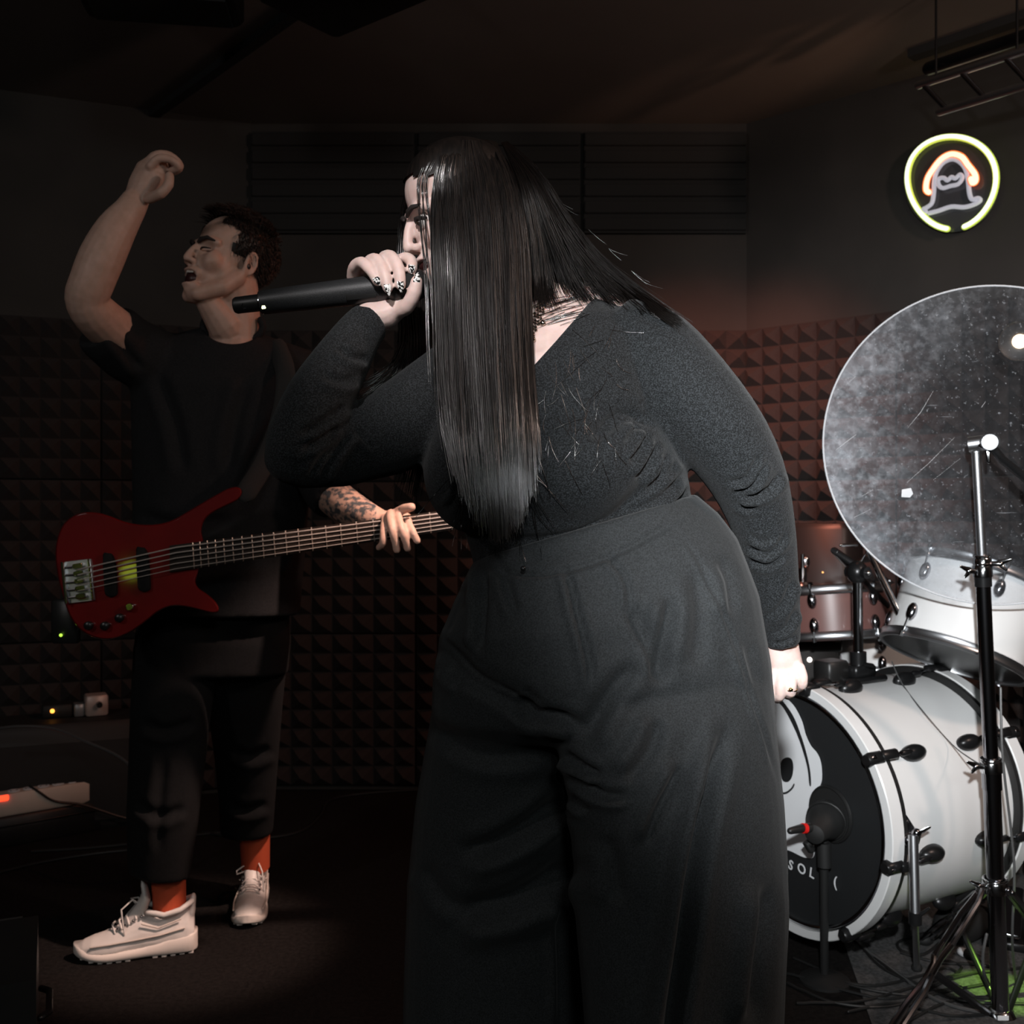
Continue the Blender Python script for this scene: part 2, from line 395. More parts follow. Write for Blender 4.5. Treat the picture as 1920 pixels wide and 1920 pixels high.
# ------------------------------------------------------------------ neon sign on the right wall
nw = (C_-B_).normalized(); nn = Vector((nw.y, -nw.x, 0));
if nn.y > 0: nn = -nn
NP = B_+nn*0.055
def wp(px, py, off=0.0): return onplane(px, py, NP+nn*off, nn)
def c8(x, y, off=0.0): return wp(1640+x/4.174, y/4.174, off)
M_ny = mat('neon_white_core', (0.9, 1.0, 0.8), emis=(1.0, 1.0, 0.80), estr=1.35)
M_ny2 = mat('neon_yellow_jacket', (0.7, 0.9, 0.2), emis=(0.62, 0.80, 0.10), estr=.75)
M_no2 = mat('neon_orange_jacket', (1, .3, .1), emis=(1.0, 0.16, 0.03), estr=1.1)
M_no = mat('neon_orange', (1.0, 0.5, 0.3), emis=(1.0, 0.62, 0.42), estr=1.7)
M_ng = mat('neon_grey_tube', (0.42, 0.42, 0.46), 0.3, emis=(0.62, 0.62, 0.70), estr=0.45)
M_acr = mat('smoky_acrylic', (0.05, 0.05, 0.055), 0.15, spec=0.5)
t = thing('neon_sign', c8(605, 1430), 'round neon sign with yellow ring and ghost wearing orange headphones', 'neon sign')
ring = []
for k in range(57):
    a = math.radians(-97-(k/56)*334)
    ring.append(c8(605+345*math.cos(a)*(1-.0)+20*math.sin(2*a), 1433-362*math.sin(a), .0))
mb = MB(); mb.tube([p+nn*.005 for p in ring], .0078, 10); rt_ = part('ring_tube', mb, M_ny, t); mb = MB(); mb.tube(ring, .0108, 10); part('tube_jacket', mb, M_ny2, rt_)
gh = [(400, 1658), (378, 1640), (410, 1622), (450, 1585), (463, 1500), (468, 1410), (490, 1335), (540, 1272), (610, 1245), (670, 1270), (714, 1330), (733, 1420), (742, 1510), (762, 1560), (808, 1552), (826, 1570), (780, 1600), (700, 1622), (600, 1618), (500, 1650), (430, 1668)]
mb = MB(); mb.tube([Vector(p) for p in crom([c8(x, y) for x, y in gh], 4)], .0078, 10); part('ghost_tube', mb, M_ng, t)
hp = [(424, 1505), (402, 1480), (412, 1400), (455, 1325), (520, 1245), (600, 1206), (680, 1228), (730, 1292), (783, 1362), (790, 1415), (765, 1432), (752, 1400)]
mb = MB(); mb.tube([Vector(p) for p in crom([c8(x, y, .012) for x, y in hp], 4)], .0088, 10); ht_ = part('headphone_tube', mb, M_no, t); mb = MB(); mb.tube([Vector(p) for p in crom([c8(x, y, .006) for x, y in hp], 4)], .0118, 10); part('tube_jacket', mb, M_no2, ht_)
mu = [(500, 1445), (500, 1402), (540, 1392), (570, 1412), (600, 1386), (632, 1396), (668, 1366), (686, 1392), (655, 1440), (592, 1456), (532, 1472)]
mb = MB(); mb.tube([Vector(p) for p in crom([c8(x, y, .008) for x, y in mu], 4, True)], .0072, 10, closed=True); part('moustache_tube', mb, M_ng, t)
mb = MB(); rr = [c8(605+372*math.cos(a), 1433-386*math.sin(a), -.022) for a in np.linspace(0, 2*math.pi, 48, endpoint=False)]
mb.loft([rr, [p+nn*.006 for p in rr]]); part('backing_board', mb, M_acr, t)
for x, y in ((350, 1200), (860, 1200), (350, 1660), (860, 1660)):
    mb = MB(); p = c8(x, y, -.02); mb.cyl(p-nn*.04, p+nn*.012, .006, n=10); part('standoff', mb, M_chrome, t)

# ------------------------------------------------------------------ head builder (face looks along -Y of its own frame)
def head_mesh(vox=0.0024, mouth_open=0.0, squint=0.0):
    mb = MB()
    mb.ell((0, .012, .045), (.074, .094, .078), n=28, m=20)
    mb.ell((0, -.030, -.018), (.060, .058, .085), n=24, m=18)
    mo = mouth_open
    mb.ell((0, -.060, -.086-mo*.6), (.030, .029, .026))
    for s in (1, -1):
        mb.tube([(s*.055, .002, -.040), (s*.050, -.025, -.070-mo*.2), (s*.020, -.066, -.092-mo*.6)], [.022, .021, .019])
        mb.ell((s*.037, -.060, -.024), (.026, .025, .030))
        mb.tube([(s*.048, -.064, .020), (s*.030, -.076, .026), (s*.008, -.080, .022)], [.010, .0115, .011])
        mb.ell((s*.0120, -.096, -.0335), (.0080, .010, .0080))
        mb.ell((s*.073, .014, -.004), (.006, .017, .030), Matrix.Rotation(-.25, 3, 'X') @ Matrix.Rotation(s*.30, 3, 'Z'))
        mb.tube([(s*.078+s*.0045*math.sin(q), .016+.015*math.cos(q), -.002+.028*math.sin(q)) for q in np.linspace(-1.2, 3.2, 12)], .0042, 8)
        mb.ell((s*.072, .006, -.028), (.006, .009, .010))
    mb.tube([(0, -.083, .018), (0, -.095, .000), (0, -.103, -.018), (0, -.106, -.029)], [.0080, .0085, .0092, .0098])
    mb.ell((0, -.080, -.060), (.030, .020, .020))
    # lips
    up = [(-.023, -.086, -.058), (-.012, -.0965, -.0535), (0, -.0995, -.0545), (.012, -.0965, -.0535), (.023, -.086, -.058)]
    lo = [(-.021, -.084, -.062-mo*.5), (-.010, -.094, -.066-mo), (0, -.096, -.067-mo), (.010, -.094, -.066-mo), (.021, -.084, -.062-mo*.5)]
    mb.tube(up, [.0035, .0052, .0050, .0052, .0035], 8); mb.tube(lo, [.0035, .0058, .0062, .0058, .0035], 8)
    if mo: mb.tube([(-.021, -.078, -.075-mo*.6), (0, -.086, -.078-mo), (.021, -.078, -.075-mo*.6)], [.008, .010, .008], 8)
    me = remesh(mb, vox, 7)
    v = getv(me)
    for s in (1, -1):
        brush(v, (s*.031, -.086, .004), .024, (0, .017, 0))            # eye socket
        brush(v, (s*.014, -.095, .008), .014, (0, .004, 0))
        brush(v, (s*.030, -.082, .003), .015, (0, -.007-.003*squint, 0))   # lids
        brush(v, (s*.0065, -.101, -.042), .0055, (0, .001, .006))      # nostril
        brush(v, (s*.052, -.060, -.052), .026, (-s*.006, .004, 0))     # hollow of the cheek
        brush(v, (s*.076, .016, -.002), .011, (-s*.006, 0, 0))         # ear bowl
        brush(v, (s*.068, -.035, .040), .03, (-s*.004, 0, 0))          # temple
    if mo:
        for x in (-.012, -.006, 0, .006, .012):
            brush(v, (x*1.25, -.098, -.060-mo*.5), .006+mo*.48, (0, .032, 0))
    else:
        for x in np.linspace(-.02, .02, 9): brush(v, (x, -.098+abs(x)*.5, -.0598), .005, (0, .006, 0))
    setv(me, v)
    return me
def frame(f, roll=0.0):
    f = Vector(f).normalized(); u = (Vector((0, 0, 1))-f*f.z).normalized(); x = u.cross(f)
    M = Matrix((x, -f, u)).transposed()     # columns: x, y(=-face), z
    return M @ Matrix.Rotation(roll, 3, 'Y')
def place_mesh(me, M, c, s):
    T = Matrix.Translation(c) @ (M.to_4x4()) @ Matrix.Diagonal((s, s, s, 1)); me.transform(T); me.update(); return T
def join(meshes):
    bm = bmesh.new()
    for m in meshes: bm.from_mesh(m)
    me = bpy.data.meshes.new('j'); bm.to_mesh(me); bm.free(); return me
def chain(mb, pts, r0, r1, n=10, dd=0.0):
    P = [W(*p)+Vector((0, dd, 0)) for p in pts]; P = [Vector(p) for p in crom(P, 3)]; m = len(P)
    rad = [r0+(r1-r0)*i/(m-1) for i in range(m)]
    for i in (m//3, 2*m//3): rad[i] *= 1.06
    mb.tube(P, rad, n)
    return P
# ================================================================== the singer
singer = thing('person', (0.14, 1.45, 0), 'long-haired woman in black top and wide trousers leaning forward, singing into a microphone', 'person')

# ---- trousers
def rings(mb, rows):
    mb.loft([ering(r[0], r[1], r[2], r[3] if len(r) > 3 else 2.3, 40, r[4] if len(r) > 4 else None) for r in rows]); return mb
mb = MB()
rings(mb, [((893, 1046, 1.46), (1302, 926, 1.46), .148), ((876, 1080, 1.46), (1345, 962, 1.46), .158), ((856, 1118, 1.45), (1380, 1008, 1.45), .166), ((826, 1190, 1.44), (1420, 1112, 1.44), .172), ((815, 1270, 1.44), (1441, 1232, 1.44), .172), ((812, 1330, 1.44), (1452, 1330, 1.44), .155), ((830, 1370, 1.44), (1440, 1370, 1.44), .11)])
rings(mb, [((840, 1230, 1.50), (1060, 1280, 1.48), .12), ((810, 1330, 1.50), (1065, 1350, 1.48), .145), ((798, 1400, 1.50), (1075, 1420, 1.49), .15), ((780, 1500, 1.51), (1090, 1520, 1.50), .15), ((765, 1650, 1.52), (1105, 1660, 1.51), .145), ((759, 1800, 1.52), (1108, 1800, 1.52), .145), ((756, 1930, 1.52), (1110, 1930, 1.52), .148), ((752, 2150, 1.52), (1100, 2150, 1.52), .15), ((748, 2310, 1.52), (1095, 2310, 1.52), .15)])
rings(mb, [((1040, 1240, 1.40), (1436, 1240, 1.42), .12), ((1042, 1310, 1.39), (1450, 1320, 1.42), .14), ((1044, 1380, 1.38), (1458, 1400, 1.42), .148), ((1066, 1480, 1.38), (1469, 1500, 1.42), .152), ((1076, 1600, 1.38), (1476, 1610, 1.42), .152), ((1082, 1720, 1.38), (1476, 1720, 1.42), .15), ((1092, 1830, 1.38), (1471, 1830, 1.42), .15), ((1100, 1930, 1.38), (1468, 1930, 1.42), .15), ((1110, 2200, 1.38), (1470, 2200, 1.42), .15), ((1112, 2420, 1.38), (1472, 2420, 1.42), .15)])
me = remesh(mb, 0.0048, 6)
folds(me, [
 ([(893, 1062), (985, 1076), (1060, 1070), (1150, 1040), (1245, 990), (1303, 950)], 6, .005, .5),
 ([(1050, 1052), (1068, 1090), (1082, 1150), (1104, 1235), (1110, 1300)], 7, .007, 1.0),
 ([(1131, 1037), (1164, 1070), (1178, 1102), (1180, 1150)], 6, .005, .9),
 ([(905, 1055), (906, 1110), (903, 1160), (896, 1232)], 9, .010, .8),
 ([(940, 1060), (955, 1110), (968, 1160)], 8, .006, .8),
 ([(870, 1098), (848, 1150), (830, 1190)], 10, .006, .8),
 ([(1178, 1126), (1211, 1172), (1228, 1212), (1239, 1260), (1226, 1290)], 7, .009, -1.3),
 ([(1262, 1112), (1250, 1175), (1243, 1230), (1238, 1290)], 13, .009, .8),
 ([(1300, 1060), (1312, 1120), (1312, 1190), (1300, 1260)], 18, .006, .9),
 ([(1262, 986), (1305, 1042), (1342, 1125), (1369, 1185), (1387, 1245), (1417, 1331), (1436, 1387), (1462, 1480)], 4, .0035, .8),
 ([(1345, 1040), (1368, 1090), (1376, 1160)], 12, .006, .8),
 ([(1400, 1200), (1410, 1240), (1422, 1290)], 12, .005, .8),
 ([(816, 1180), (850, 1225), (892, 1267), (960, 1305), (1000, 1335), (1050, 1366)], 9, .015, -.9),
 ([(834, 1250), (850, 1275), (862, 1290)], 8, .006, .7),
 ([(960, 1310), (1000, 1338), (1060, 1348), (1098, 1372)], 12, .014, .6),
 ([(985, 1290), (1000, 1312), (1016, 1308)], 10, .007, .7),
 ([(1090, 1400), (1120, 1340), (1150, 1290), (1200, 1240)], 16, .009, .8),
 ([(820, 1360), (860, 1400), (930, 1420), (1040, 1410)], 14, .006, .8),
 ([(1052, 1410), (1075, 1425), (1100, 1442), (1130, 1455)], 8, .013, .9),
 ([(1066, 1448), (1100, 1470), (1138, 1492), (1180, 1490)], 8, .010, .9),
 ([(1074, 1490), (1090, 1508), (1106, 1524)], 7, .008, .9),
 ([(850, 1600), (920, 1585), (990, 1548), (1040, 1512), (1074, 1490)], 16, .016, .9),
 ([(840, 1712), (900, 1702), (958, 1688), (1037, 1645), (1076, 1600)], 22, .018, .9),
 ([(790, 1620), (830, 1680), (870, 1710)], 14, .007, .8),
 ([(1040, 1660), (1048, 1740), (1052, 1830), (1052, 1940)], 8, .007, .8),
 ([(1376, 1330), (1357, 1388), (1326, 1499), (1302, 1617), (1280, 1776), (1258, 1930), (1250, 2100)], 15, .026, .9),
 ([(1282, 1427), (1258, 1475), (1235, 1519), (1207, 1594)], 10, .010, .9),
 ([(1240, 1340), (1216, 1410), (1170, 1470)], 14, .008, .9),
 ([(1440, 1640), (1436, 1720), (1424, 1810), (1410, 1940)], 16, .014, .9),
 ([(1130, 1560), (1150, 1620), (1160, 1700)], 16, .007, .8),
])
part('trousers', me, M_pants, singer, 'all', fixn=False)
# belt button and loop
mb = MB(); p = W(981, 1066, 1.298); mb.ell(p, (.0035, .0035, .0035)); part('button', mb, M_bmetal, singer)

# ---- black top
mb = MB()
rows = [((890, 1062, 1.46), (1296, 945, 1.46), .138), ((880, 1020, 1.455), (1292, 912, 1.455), .142), ((862, 968, 1.45), (1282, 868, 1.45), .148), ((846, 915, 1.44), (1262, 828, 1.44), .150), ((830, 860, 1.44), (1242, 780, 1.44), .150), ((818, 795, 1.44), (1228, 705, 1.44), .14), ((832, 725, 1.45), (1215, 640, 1.44), .125), ((872, 662, 1.46), (1188, 592, 1.45), .100), ((935, 615, 1.48), (1140, 560, 1.46), .068)]
rings(mb, rows)
mb.ell(W(1062, 868, 1.365), (.112, .092, .092), n=24, m=18)
mb.ell(W(1090, 850, 1.40), (.100, .095, .100), n=24, m=18)
mb.ell(W(893, 880, 1.385), (.072, .086, .088), n=24, m=18)
mb.ell(W(960, 800, 1.40), (.09, .07, .09), n=20, m=14)
larm = [((1150, 655, 1.43), .074), ((1205, 676, 1.42), .079), ((1262, 722, 1.41), .0745), ((1345, 806, 1.41), .0635), ((1400, 893, 1.43), .0545), ((1432, 990, 1.46), .0445), ((1449, 1090, 1.49), .0375), ((1460, 1150, 1.505), .0315), ((1467, 1208, 1.515), .0265)]
LA = crom([W(*p) for p, r in larm], 3); RA = crom([(r, 0, 0) for p, r in larm], 3)
mb.tube(LA, [r[0] for r in RA], 20, False)
mb.tube([W(870, 735, 1.46), W(780, 785, 1.42), W(720, 815, 1.385), W(630, 848, 1.335), W(560, 862, 1.31), W(545, 858, 1.305)], [.078, .066, .058, .047, .038, .034], 18)
farm = [((552, 858, 1.305), .0375), ((562, 822, 1.305), .0420), ((596, 752, 1.315), .0430), ((636, 685, 1.345), .0385), ((672, 628, 1.375), .0320), ((694, 602, 1.39), .0290)]
LF = crom([W(*p) for p, r in farm], 3); RF = crom([(r, 0, 0) for p, r in farm], 3)
mb.tube(LF, [r[0] for r in RF], 18, False)
me = remesh(mb, 0.0042, 9)
folds(me, [
 ([(1105, 830), (1119, 808), (1150, 780), (1177, 770), (1202, 777), (1232, 806)], 7, .015, -.8),
 ([(1205, 790), (1187, 812), (1168, 832)], 5, .006, .9), ([(1220, 808), (1200, 842), (1178, 870)], 5, .007, .9),
 ([(1236, 828), (1217, 865), (1192, 903)], 6, .008, .9), ([(1250, 850), (1240, 890), (1214, 925)], 6, .007, .9),
 ([(1180, 975), (1215, 950), (1252, 925), (1280, 890)], 6, .006, .9), ([(1185, 992), (1235, 970), (1270, 945), (1296, 912)], 6, .006, .9),
 ([(1230, 905), (1255, 885), (1270, 862)], 5, .005, .9),
 ([(868, 992), (920, 1012), (990, 1020), (1080, 1010), (1160, 972), (1206, 925), (1224, 880)], 15, .018, -.3),
 ([(898, 1030), (980, 1042), (1060, 1036), (1130, 1012)], 10, .006, .5),
 ([(1360, 906), (1396, 899), (1414, 876), (1424, 850)], 5, .006, 1.0), ([(1370, 920), (1405, 915), (1426, 885), (1432, 862)], 5, .006, 1.0),
 ([(1374, 928), (1414, 930), (1446, 915), (1466, 880)], 6, .007, 1.0), ([(1380, 940), (1398, 952), (1420, 952)], 5, .004, 1.0),
 ([(1394, 1020), (1436, 1040), (1462, 1020), (1474, 995)], 5, .004, 1.0), ([(1398, 1046), (1440, 1061), (1474, 1036)], 5, .004, 1.0), ([(1400, 1000), (1430, 1015), (1456, 1000)], 5, .003, 1.0),
 ([(1429, 1162), (1458, 1145), (1476, 1120), (1489, 1082)], 6, .006, 1.0), ([(1436, 1192), (1464, 1184), (1482, 1168), (1493, 1140)], 5, .005, 1.0), ([(1437, 1199), (1468, 1204), (1498, 1192)], 4, .004, .6),
 ([(560, 818), (610, 789), (652, 756)], 7, .007, .9), ([(565, 846), (600, 822), (636, 796)], 7, .007, .9), ([(596, 908), (614, 870), (640, 832), (668, 806)], 7, .008, .9),
 ([(580, 900), (602, 860), (628, 836)], 6, .006, .9), ([(632, 648), (657, 668), (694, 674)], 7, .006, .9), ([(600, 700), (640, 715), (672, 706)], 8, .005, .9),
 ([(664, 800), (690, 830), (706, 845)], 6, .005, .9), ([(1085, 592), (1036, 655), (990, 712)], 5, .0, .0),
 ([(842, 870), (858, 905), (848, 940), (832, 960)], 5, .004, .8),
])
# neckline: cut the V open and snap the rim onto it
bm = bmesh.new(); bm.from_mesh(me)
NL = [(1175, 500), (1101, 572), (1042, 640), (985, 703), (952, 748)]
VP = NL+[(915, 690), (905, 600), (930, 520), (1020, 470)]
def inside(x, y, poly):
    r = False; j = len(poly)-1
    for i in range(len(poly)):
        xi, yi = poly[i]; xj, yj = poly[j]
        if (yi > y) != (yj > y) and x < (xj-xi)*(y-yi)/(yj-yi)+xi: r = not r
        j = i
    return r
kill = []
for f in bm.faces:
    c = f.calc_center_median(); px, py = 960+c.x/c.y*1920, 960-(c.z-1.1)/c.y*1920
    if 880 < px < 1180 and 460 < py < 760 and inside(px, py, VP) and c.y < 1.47: kill.append(f)
bmesh.ops.delete(bm, geom=kill, context='FACES')
for v in bm.verts:
    if v.is_boundary:
        px, py = 960+v.co.x/v.co.y*1920, 960-(v.co.z-1.1)/v.co.y*1920
        d, t, s = poly_dist(np.array([[px, py]]), NL)
        if d[0] < 9:
            best = None
            for (ax, ay), (bx, by) in zip(NL, NL[1:]):
                tt = max(0, min(1, ((px-ax)*(bx-ax)+(py-ay)*(by-ay))/((bx-ax)**2+(by-ay)**2))); q = (ax+tt*(bx-ax), ay+tt*(by-ay)); dd = (q[0]-px)**2+(q[1]-py)**2
                if best is None or dd < best[0]: best = (dd, q)
            v.co = W(best[1][0], best[1][1], v.co.y)
bm.to_mesh(me); bm.free()
top = part('jersey_top', me, M_top, singer, 'all', fixn=False)
sol = top.modifiers.new('thick', 'SOLIDIFY'); sol.thickness = 0.0022; sol.offset = -1

# ---- body: head, neck, chest, arms and hands in one skin
HC = W(863, 405, 1.462); HS = 0.835; HM = frame((-.90, -.29, -.33))
hm = head_mesh(0.0022, mouth_open=0.010); HT = place_mesh(hm, HM, HC, HS)
def hl(x, y, z): return HT @ Vector((x, y, z))
mb = MB()
mb.tube([hl(0, .022, -.03), W(948, 520, 1.475), W(990, 575, 1.47), W(1020, 640, 1.45)], [.050, .052, .058, .075], 20)
shr = []
for L, R, rd in rows[5:]:
    w_ = R[0]-L[0]; L2 = (L[0]+w_*.05, L[1], L[2]); R2 = (R[0]-w_*.07, R[1], R[2]); shr.append((L2, R2, rd-.007))
rings(mb, shr)
mb.ell(W(960, 760, 1.42), (.08, .075, .09)); mb.tube([W(1010, 610, 1.455), W(1090, 585, 1.45), W(1160, 612, 1.445)], [.052, .050, .050], 14)
mb.tube([W(985, 600, 1.44), W(1000, 680, 1.395)], [.06, .05], 14)
mb.tube(LA[2:], [max(.018, r[0]-.018) for r in RA][2:], 12); mb.tube([W(870, 735, 1.46), W(720, 815, 1.385), W(552, 858, 1.305)], [.045, .036, .022], 12); mb.tube(LF, [max(.019, r[0]-.016) for r in RF], 12)
# microphone hand
mb.tube([W(672, 628, 1.372), W(692, 600, 1.39), W(708, 572, 1.408)], [.020, .0215, .024], 14)
mb.tube([W(700, 596, 1.388), W(728, 588, 1.386), W(752, 574, 1.382)], [.0205, .0195, .0135], 14)
mb.tube([W(690, 572, 1.41), W(705, 540, 1.425), W(722, 512, 1.425)], [.022, .026, .020], 14)
mb.tube([W(716, 578, 1.40), W(738, 545, 1.42), W(752, 515, 1.42)], [.020, .022, .017], 14)
mb.ell(W(715, 555, 1.418), (.030, .018, .034))
MF = [  # fingers over the top of the microphone: little, ring, middle, index, then thumb
 ([(662, 520, 1.412), (664, 503, 1.397), (678, 492, 1.376), (696, 508, 1.360), (708, 527, 1.356)], .0092, .0072),
 ([(688, 512, 1.414), (692, 493, 1.398), (706, 487, 1.374), (721, 512, 1.355), (727, 540, 1.352)], .0098, .0072),
 ([(712, 508, 1.416), (718, 487, 1.400), (733, 481, 1.374), (748, 506, 1.354), (751, 534, 1.352)], .0100, .0074),
 ([(738, 514, 1.418), (744, 496, 1.404), (760, 484, 1.382), (772, 492, 1.368), (772, 506, 1.362)], .0096, .0074),
 ([(735, 582, 1.384), (757, 578, 1.372), (772, 560, 1.362), (779, 540, 1.358), (781, 528, 1.357)], .0122, .0082)]
MFP = [chain(mb, p, a, b, 12) for p, a, b in MF]
# hanging hand, loosely closed, in front of the drum
mb.tube([W(1466, 1200, 1.514), W(1471, 1230, 1.518), W(1476, 1252, 1.522), W(1476, 1264, 1.524)], [.0245, .0255, .0258, .019], 16, flat=(Vector((-.25, 1, 0)), .60))
LFG = [([(1499, 1252, 1.510), (1504, 1268, 1.502), (1504, 1283, 1.506), (1496, 1291, 1.530)], .0086, .0070), ([(1482, 1264, 1.508), (1484, 1280, 1.499), (1483, 1298, 1.502), (1477, 1304, 1.528)], .0082, .0070),
 ([(1464, 1266, 1.508), (1464, 1286, 1.500), (1462, 1305, 1.504), (1458, 1311, 1.528)], .0080, .0068), ([(1449, 1264, 1.512), (1447, 1284, 1.508), (1446, 1306, 1.514), (1444, 1313, 1.533)], .0076, .0064),
 ([(1490, 1240, 1.532), (1500, 1262, 1.548), (1498, 1282, 1.555), (1488, 1296, 1.555)], .0105, .0080)]
LFP = [chain(mb, p, a, b, 12) for p, a, b in LFG]
body = remesh(join([hm, mb.mesh('b')]), .0024, 3) if False else None
def remesh_me(me, vox, it):
    m = MB(); v = getv(me); m.v = [tuple(x) for x in v]; m.f = [tuple(p.vertices) for p in me.polygons]; return remesh(m, vox, it)
body = remesh_me(join([hm, mb.mesh('b')]), .0023, 3)
sbody = part('body', body, M_skin, singer, 'all', fixn=False)
# eyes, brows, lips
for s in (1, -1):
    mb = MB(); mb.ell(hl(s*.030, -.0735, .0015), (.0118*HS,)*3); part('eyeball', mb, M_eye, singer)
    e = hl(s*.030, -.0735, .0015); fdir = (HM @ Vector((0, -1, -.08))).normalized()
    mb = MB(); mb.ell(e+fdir*.0088*HS, (.0048, .0048, .0048)); part('iris', mb, M_iris, singer)
    mb = MB(); mb.tube([hl(s*x, y-.0035, z) for x, y, z in ((.047, -.068, .025), (.034, -.0835, .0275), (.022, -.0885, .0245), (.013, -.0905, .0195))], [.0018, .0036, .0040, .0026], 8); part('eyebrow', mb, M_brow, singer)
    mb = MB()
    mb.tube([hl(s*x, y, z) for x, y, z in ((.0445, -.0735, .003), (.037, -.0835, .0075), (.029, -.0862, .0085), (.021, -.085, .006), (.0165, -.083, .001))], [.0022, .0030, .0030, .0024, .0014], 8); part('eyeliner', mb, M_brow, singer)
mb = MB(); mb.ell(hl(0, -.084, -.066), (.016, .012, .009), HM); part('mouth', mb, M_dark, singer)
# patterned nails
M_nail = mat('patterned_nail', (0.75, 0.74, 0.72), 0.12, coat=1.0, noise_s=330, noise_c=(0.012, 0.012, 0.012), detail=1, lo=.50, hi=.53)
for P, (pp, a, b) in zip(MFP, MF):
    tip = P[-1]; di = (P[-1]-P[-4]).normalized(); cv = (Vector((0, 0, 1.1))-tip).normalized(); cv = (cv-di*cv.dot(di)).normalized()
    x = di.cross(cv); M = Matrix((x, cv, di)).transposed()
    mb = MB(); q = .72 if P is MFP[0] or P is MFP[3] else 1.0; mb.tube([tip-di*.005+cv*(b*.74), tip+di*.001+cv*(b*.84), tip+di*.0065*q+cv*(b*.62), tip+di*.0105*q+cv*(b*.34)], [.0042, .0048, .0036, .0013], 12, flat=(cv, .34))
    part('fingernail', mb, M_nail, singer)
M_gold = mat('gold', (0.75, 0.55, 0.25), 0.15, 1.0)
mb = MB(); mb.torus(W(1483, 1292, 1.5015), (W(1483, 1298, 1.502)-W(1484, 1284, 1.4995)), .0082, .0015, 24, 8); mb.ell(W(1483, 1293, 1.4925), (.0035, .0025, .003)); part('ring', mb, M_gold, singer)

# ---- necklace: a narrow bead mesh hanging at the neck
bvh_b = BVHTree.FromPolygons([tuple(v.co+singer.location) for v in body.vertices], [tuple(p.vertices) for p in body.polygons])
top_me = top.data
bvh_t = BVHTree.FromPolygons([tuple(v.co+singer.location) for v in top_me.vertices], [tuple(p.vertices) for p in top_me.polygons])
CAMP = Vector((0, 0, 1.1))
def ondepth(px, py, default, off=.004, trees=None):
    r = (W(px, py, 1)-CAMP).normalized(); best = None
    for t in trees or (bvh_b, bvh_t):
        h = t.ray_cast(CAMP, r, 2.2)
        if h[0] is not None and (best is None or h[3] < best): best = h[3]
    if best is None: return W(px, py, default)
    return CAMP+r*(best-off)
mb = MB()
for k in range(15):
    f = k/14; x = 1022-f*32; y = 556+f*78
    for j in range(3):
        mb.ell(ondepth(x+(j-1)*5.5+(k % 2)*2.7, y+(j-1)*2, 1.40, .003), (.0021, .0021, .0021), None, 8, 6)
for x, y in ((1018, 606), (999, 637)): mb.ell(ondepth(x, y, 1.4, .005), (.0042, .0042, .0042), None, 12, 8)
M_bead = mat('bronze_beads', (0.35, 0.30, 0.26), 0.15, 1.0)
part('necklace', mb, M_bead, singer)

# ---- hair
TREES = (bvh_b, bvh_t)
def clear(p, off=.006):
    """keep a hair point outside body and clothes as seen from the audience"""
    r = p-CAMP; L = r.length; r = r/L
    for t in TREES:
        h = t.ray_cast(CAMP, r, L+off)
        if h[0] is not None: return CAMP+r*(h[3]-off)
    return p
def guide(g, n=16):
    P = [Vector(p) for p in crom([W(*q) for q in g], 6)]
    # even resampling
    L = [0]
    for a, b in zip(P, P[1:]): L.append(L[-1]+(b-a).length)
    out = []; j = 0
    for i in range(n):
        s = L[-1]*i/(n-1)
        while j < len(L)-2 and L[j+1] < s: j += 1
        f = (s-L[j])/max(1e-9, L[j+1]-L[j]); out.append(P[j].lerp(P[j+1], min(1, f)))
    return out
NEAR = [
 [(840, 268, 1.455), (820, 305, 1.43), (814, 360, 1.412), (815, 450, 1.385), (821, 550, 1.368), (826, 680, 1.34), (836, 790, 1.31), (858, 890, 1.29)],
 [(856, 264, 1.455), (844, 310, 1.425), (840, 360, 1.405), (848, 450, 1.375), (852, 560, 1.362), (856, 700, 1.325), (866, 830, 1.29), (886, 950, 1.272)],
 [(872, 262, 1.458), (872, 340, 1.40), (885, 450, 1.37), (888, 570, 1.342), (896, 700, 1.312), (904, 820, 1.282), (910, 910, 1.268), (915, 1005, 1.268)],
 [(888, 263, 1.462), (908, 335, 1.40), (920, 450, 1.37), (925, 570, 1.338), (930, 700, 1.306), (938, 820, 1.276), (944, 910, 1.264), (950, 1010, 1.266)],
 [(910, 262, 1.466), (942, 340, 1.405), (955, 450, 1.375), (957, 570, 1.342), (962, 700, 1.308), (968, 820, 1.276), (974, 980, 1.262)],
 [(930, 266, 1.470), (968, 350, 1.415), (986, 460, 1.39), (990, 570, 1.365), (992, 690, 1.32), (1000, 800, 1.28), (1004, 880, 1.27)]]
MID = [
 [(940, 268, 1.470), (980, 352, 1.418), (996, 440, 1.415), (1000, 520, 1.415), (1002, 560, 1.41), (1004, 600, 1.405)],
 [(944, 266, 1.472), (992, 345, 1.43), (1018, 430, 1.43), (1038, 500, 1.435), (1050, 540, 1.43), (1064, 560, 1.43)],
 [(948, 266, 1.475), (1002, 335, 1.45), (1042, 420, 1.43), (1085, 490, 1.42), (1120, 540, 1.41), (1150, 572, 1.40)],
 [(950, 266, 1.480), (1008, 325, 1.475), (1058, 412, 1.47), (1115, 490, 1.455), (1185, 548, 1.44), (1262, 604, 1.43)],
 [(948, 263, 1.490), (1010, 318, 1.51), (1066, 408, 1.52), (1135, 492, 1.51), (1205, 552, 1.50), (1298, 618, 1.49)]]
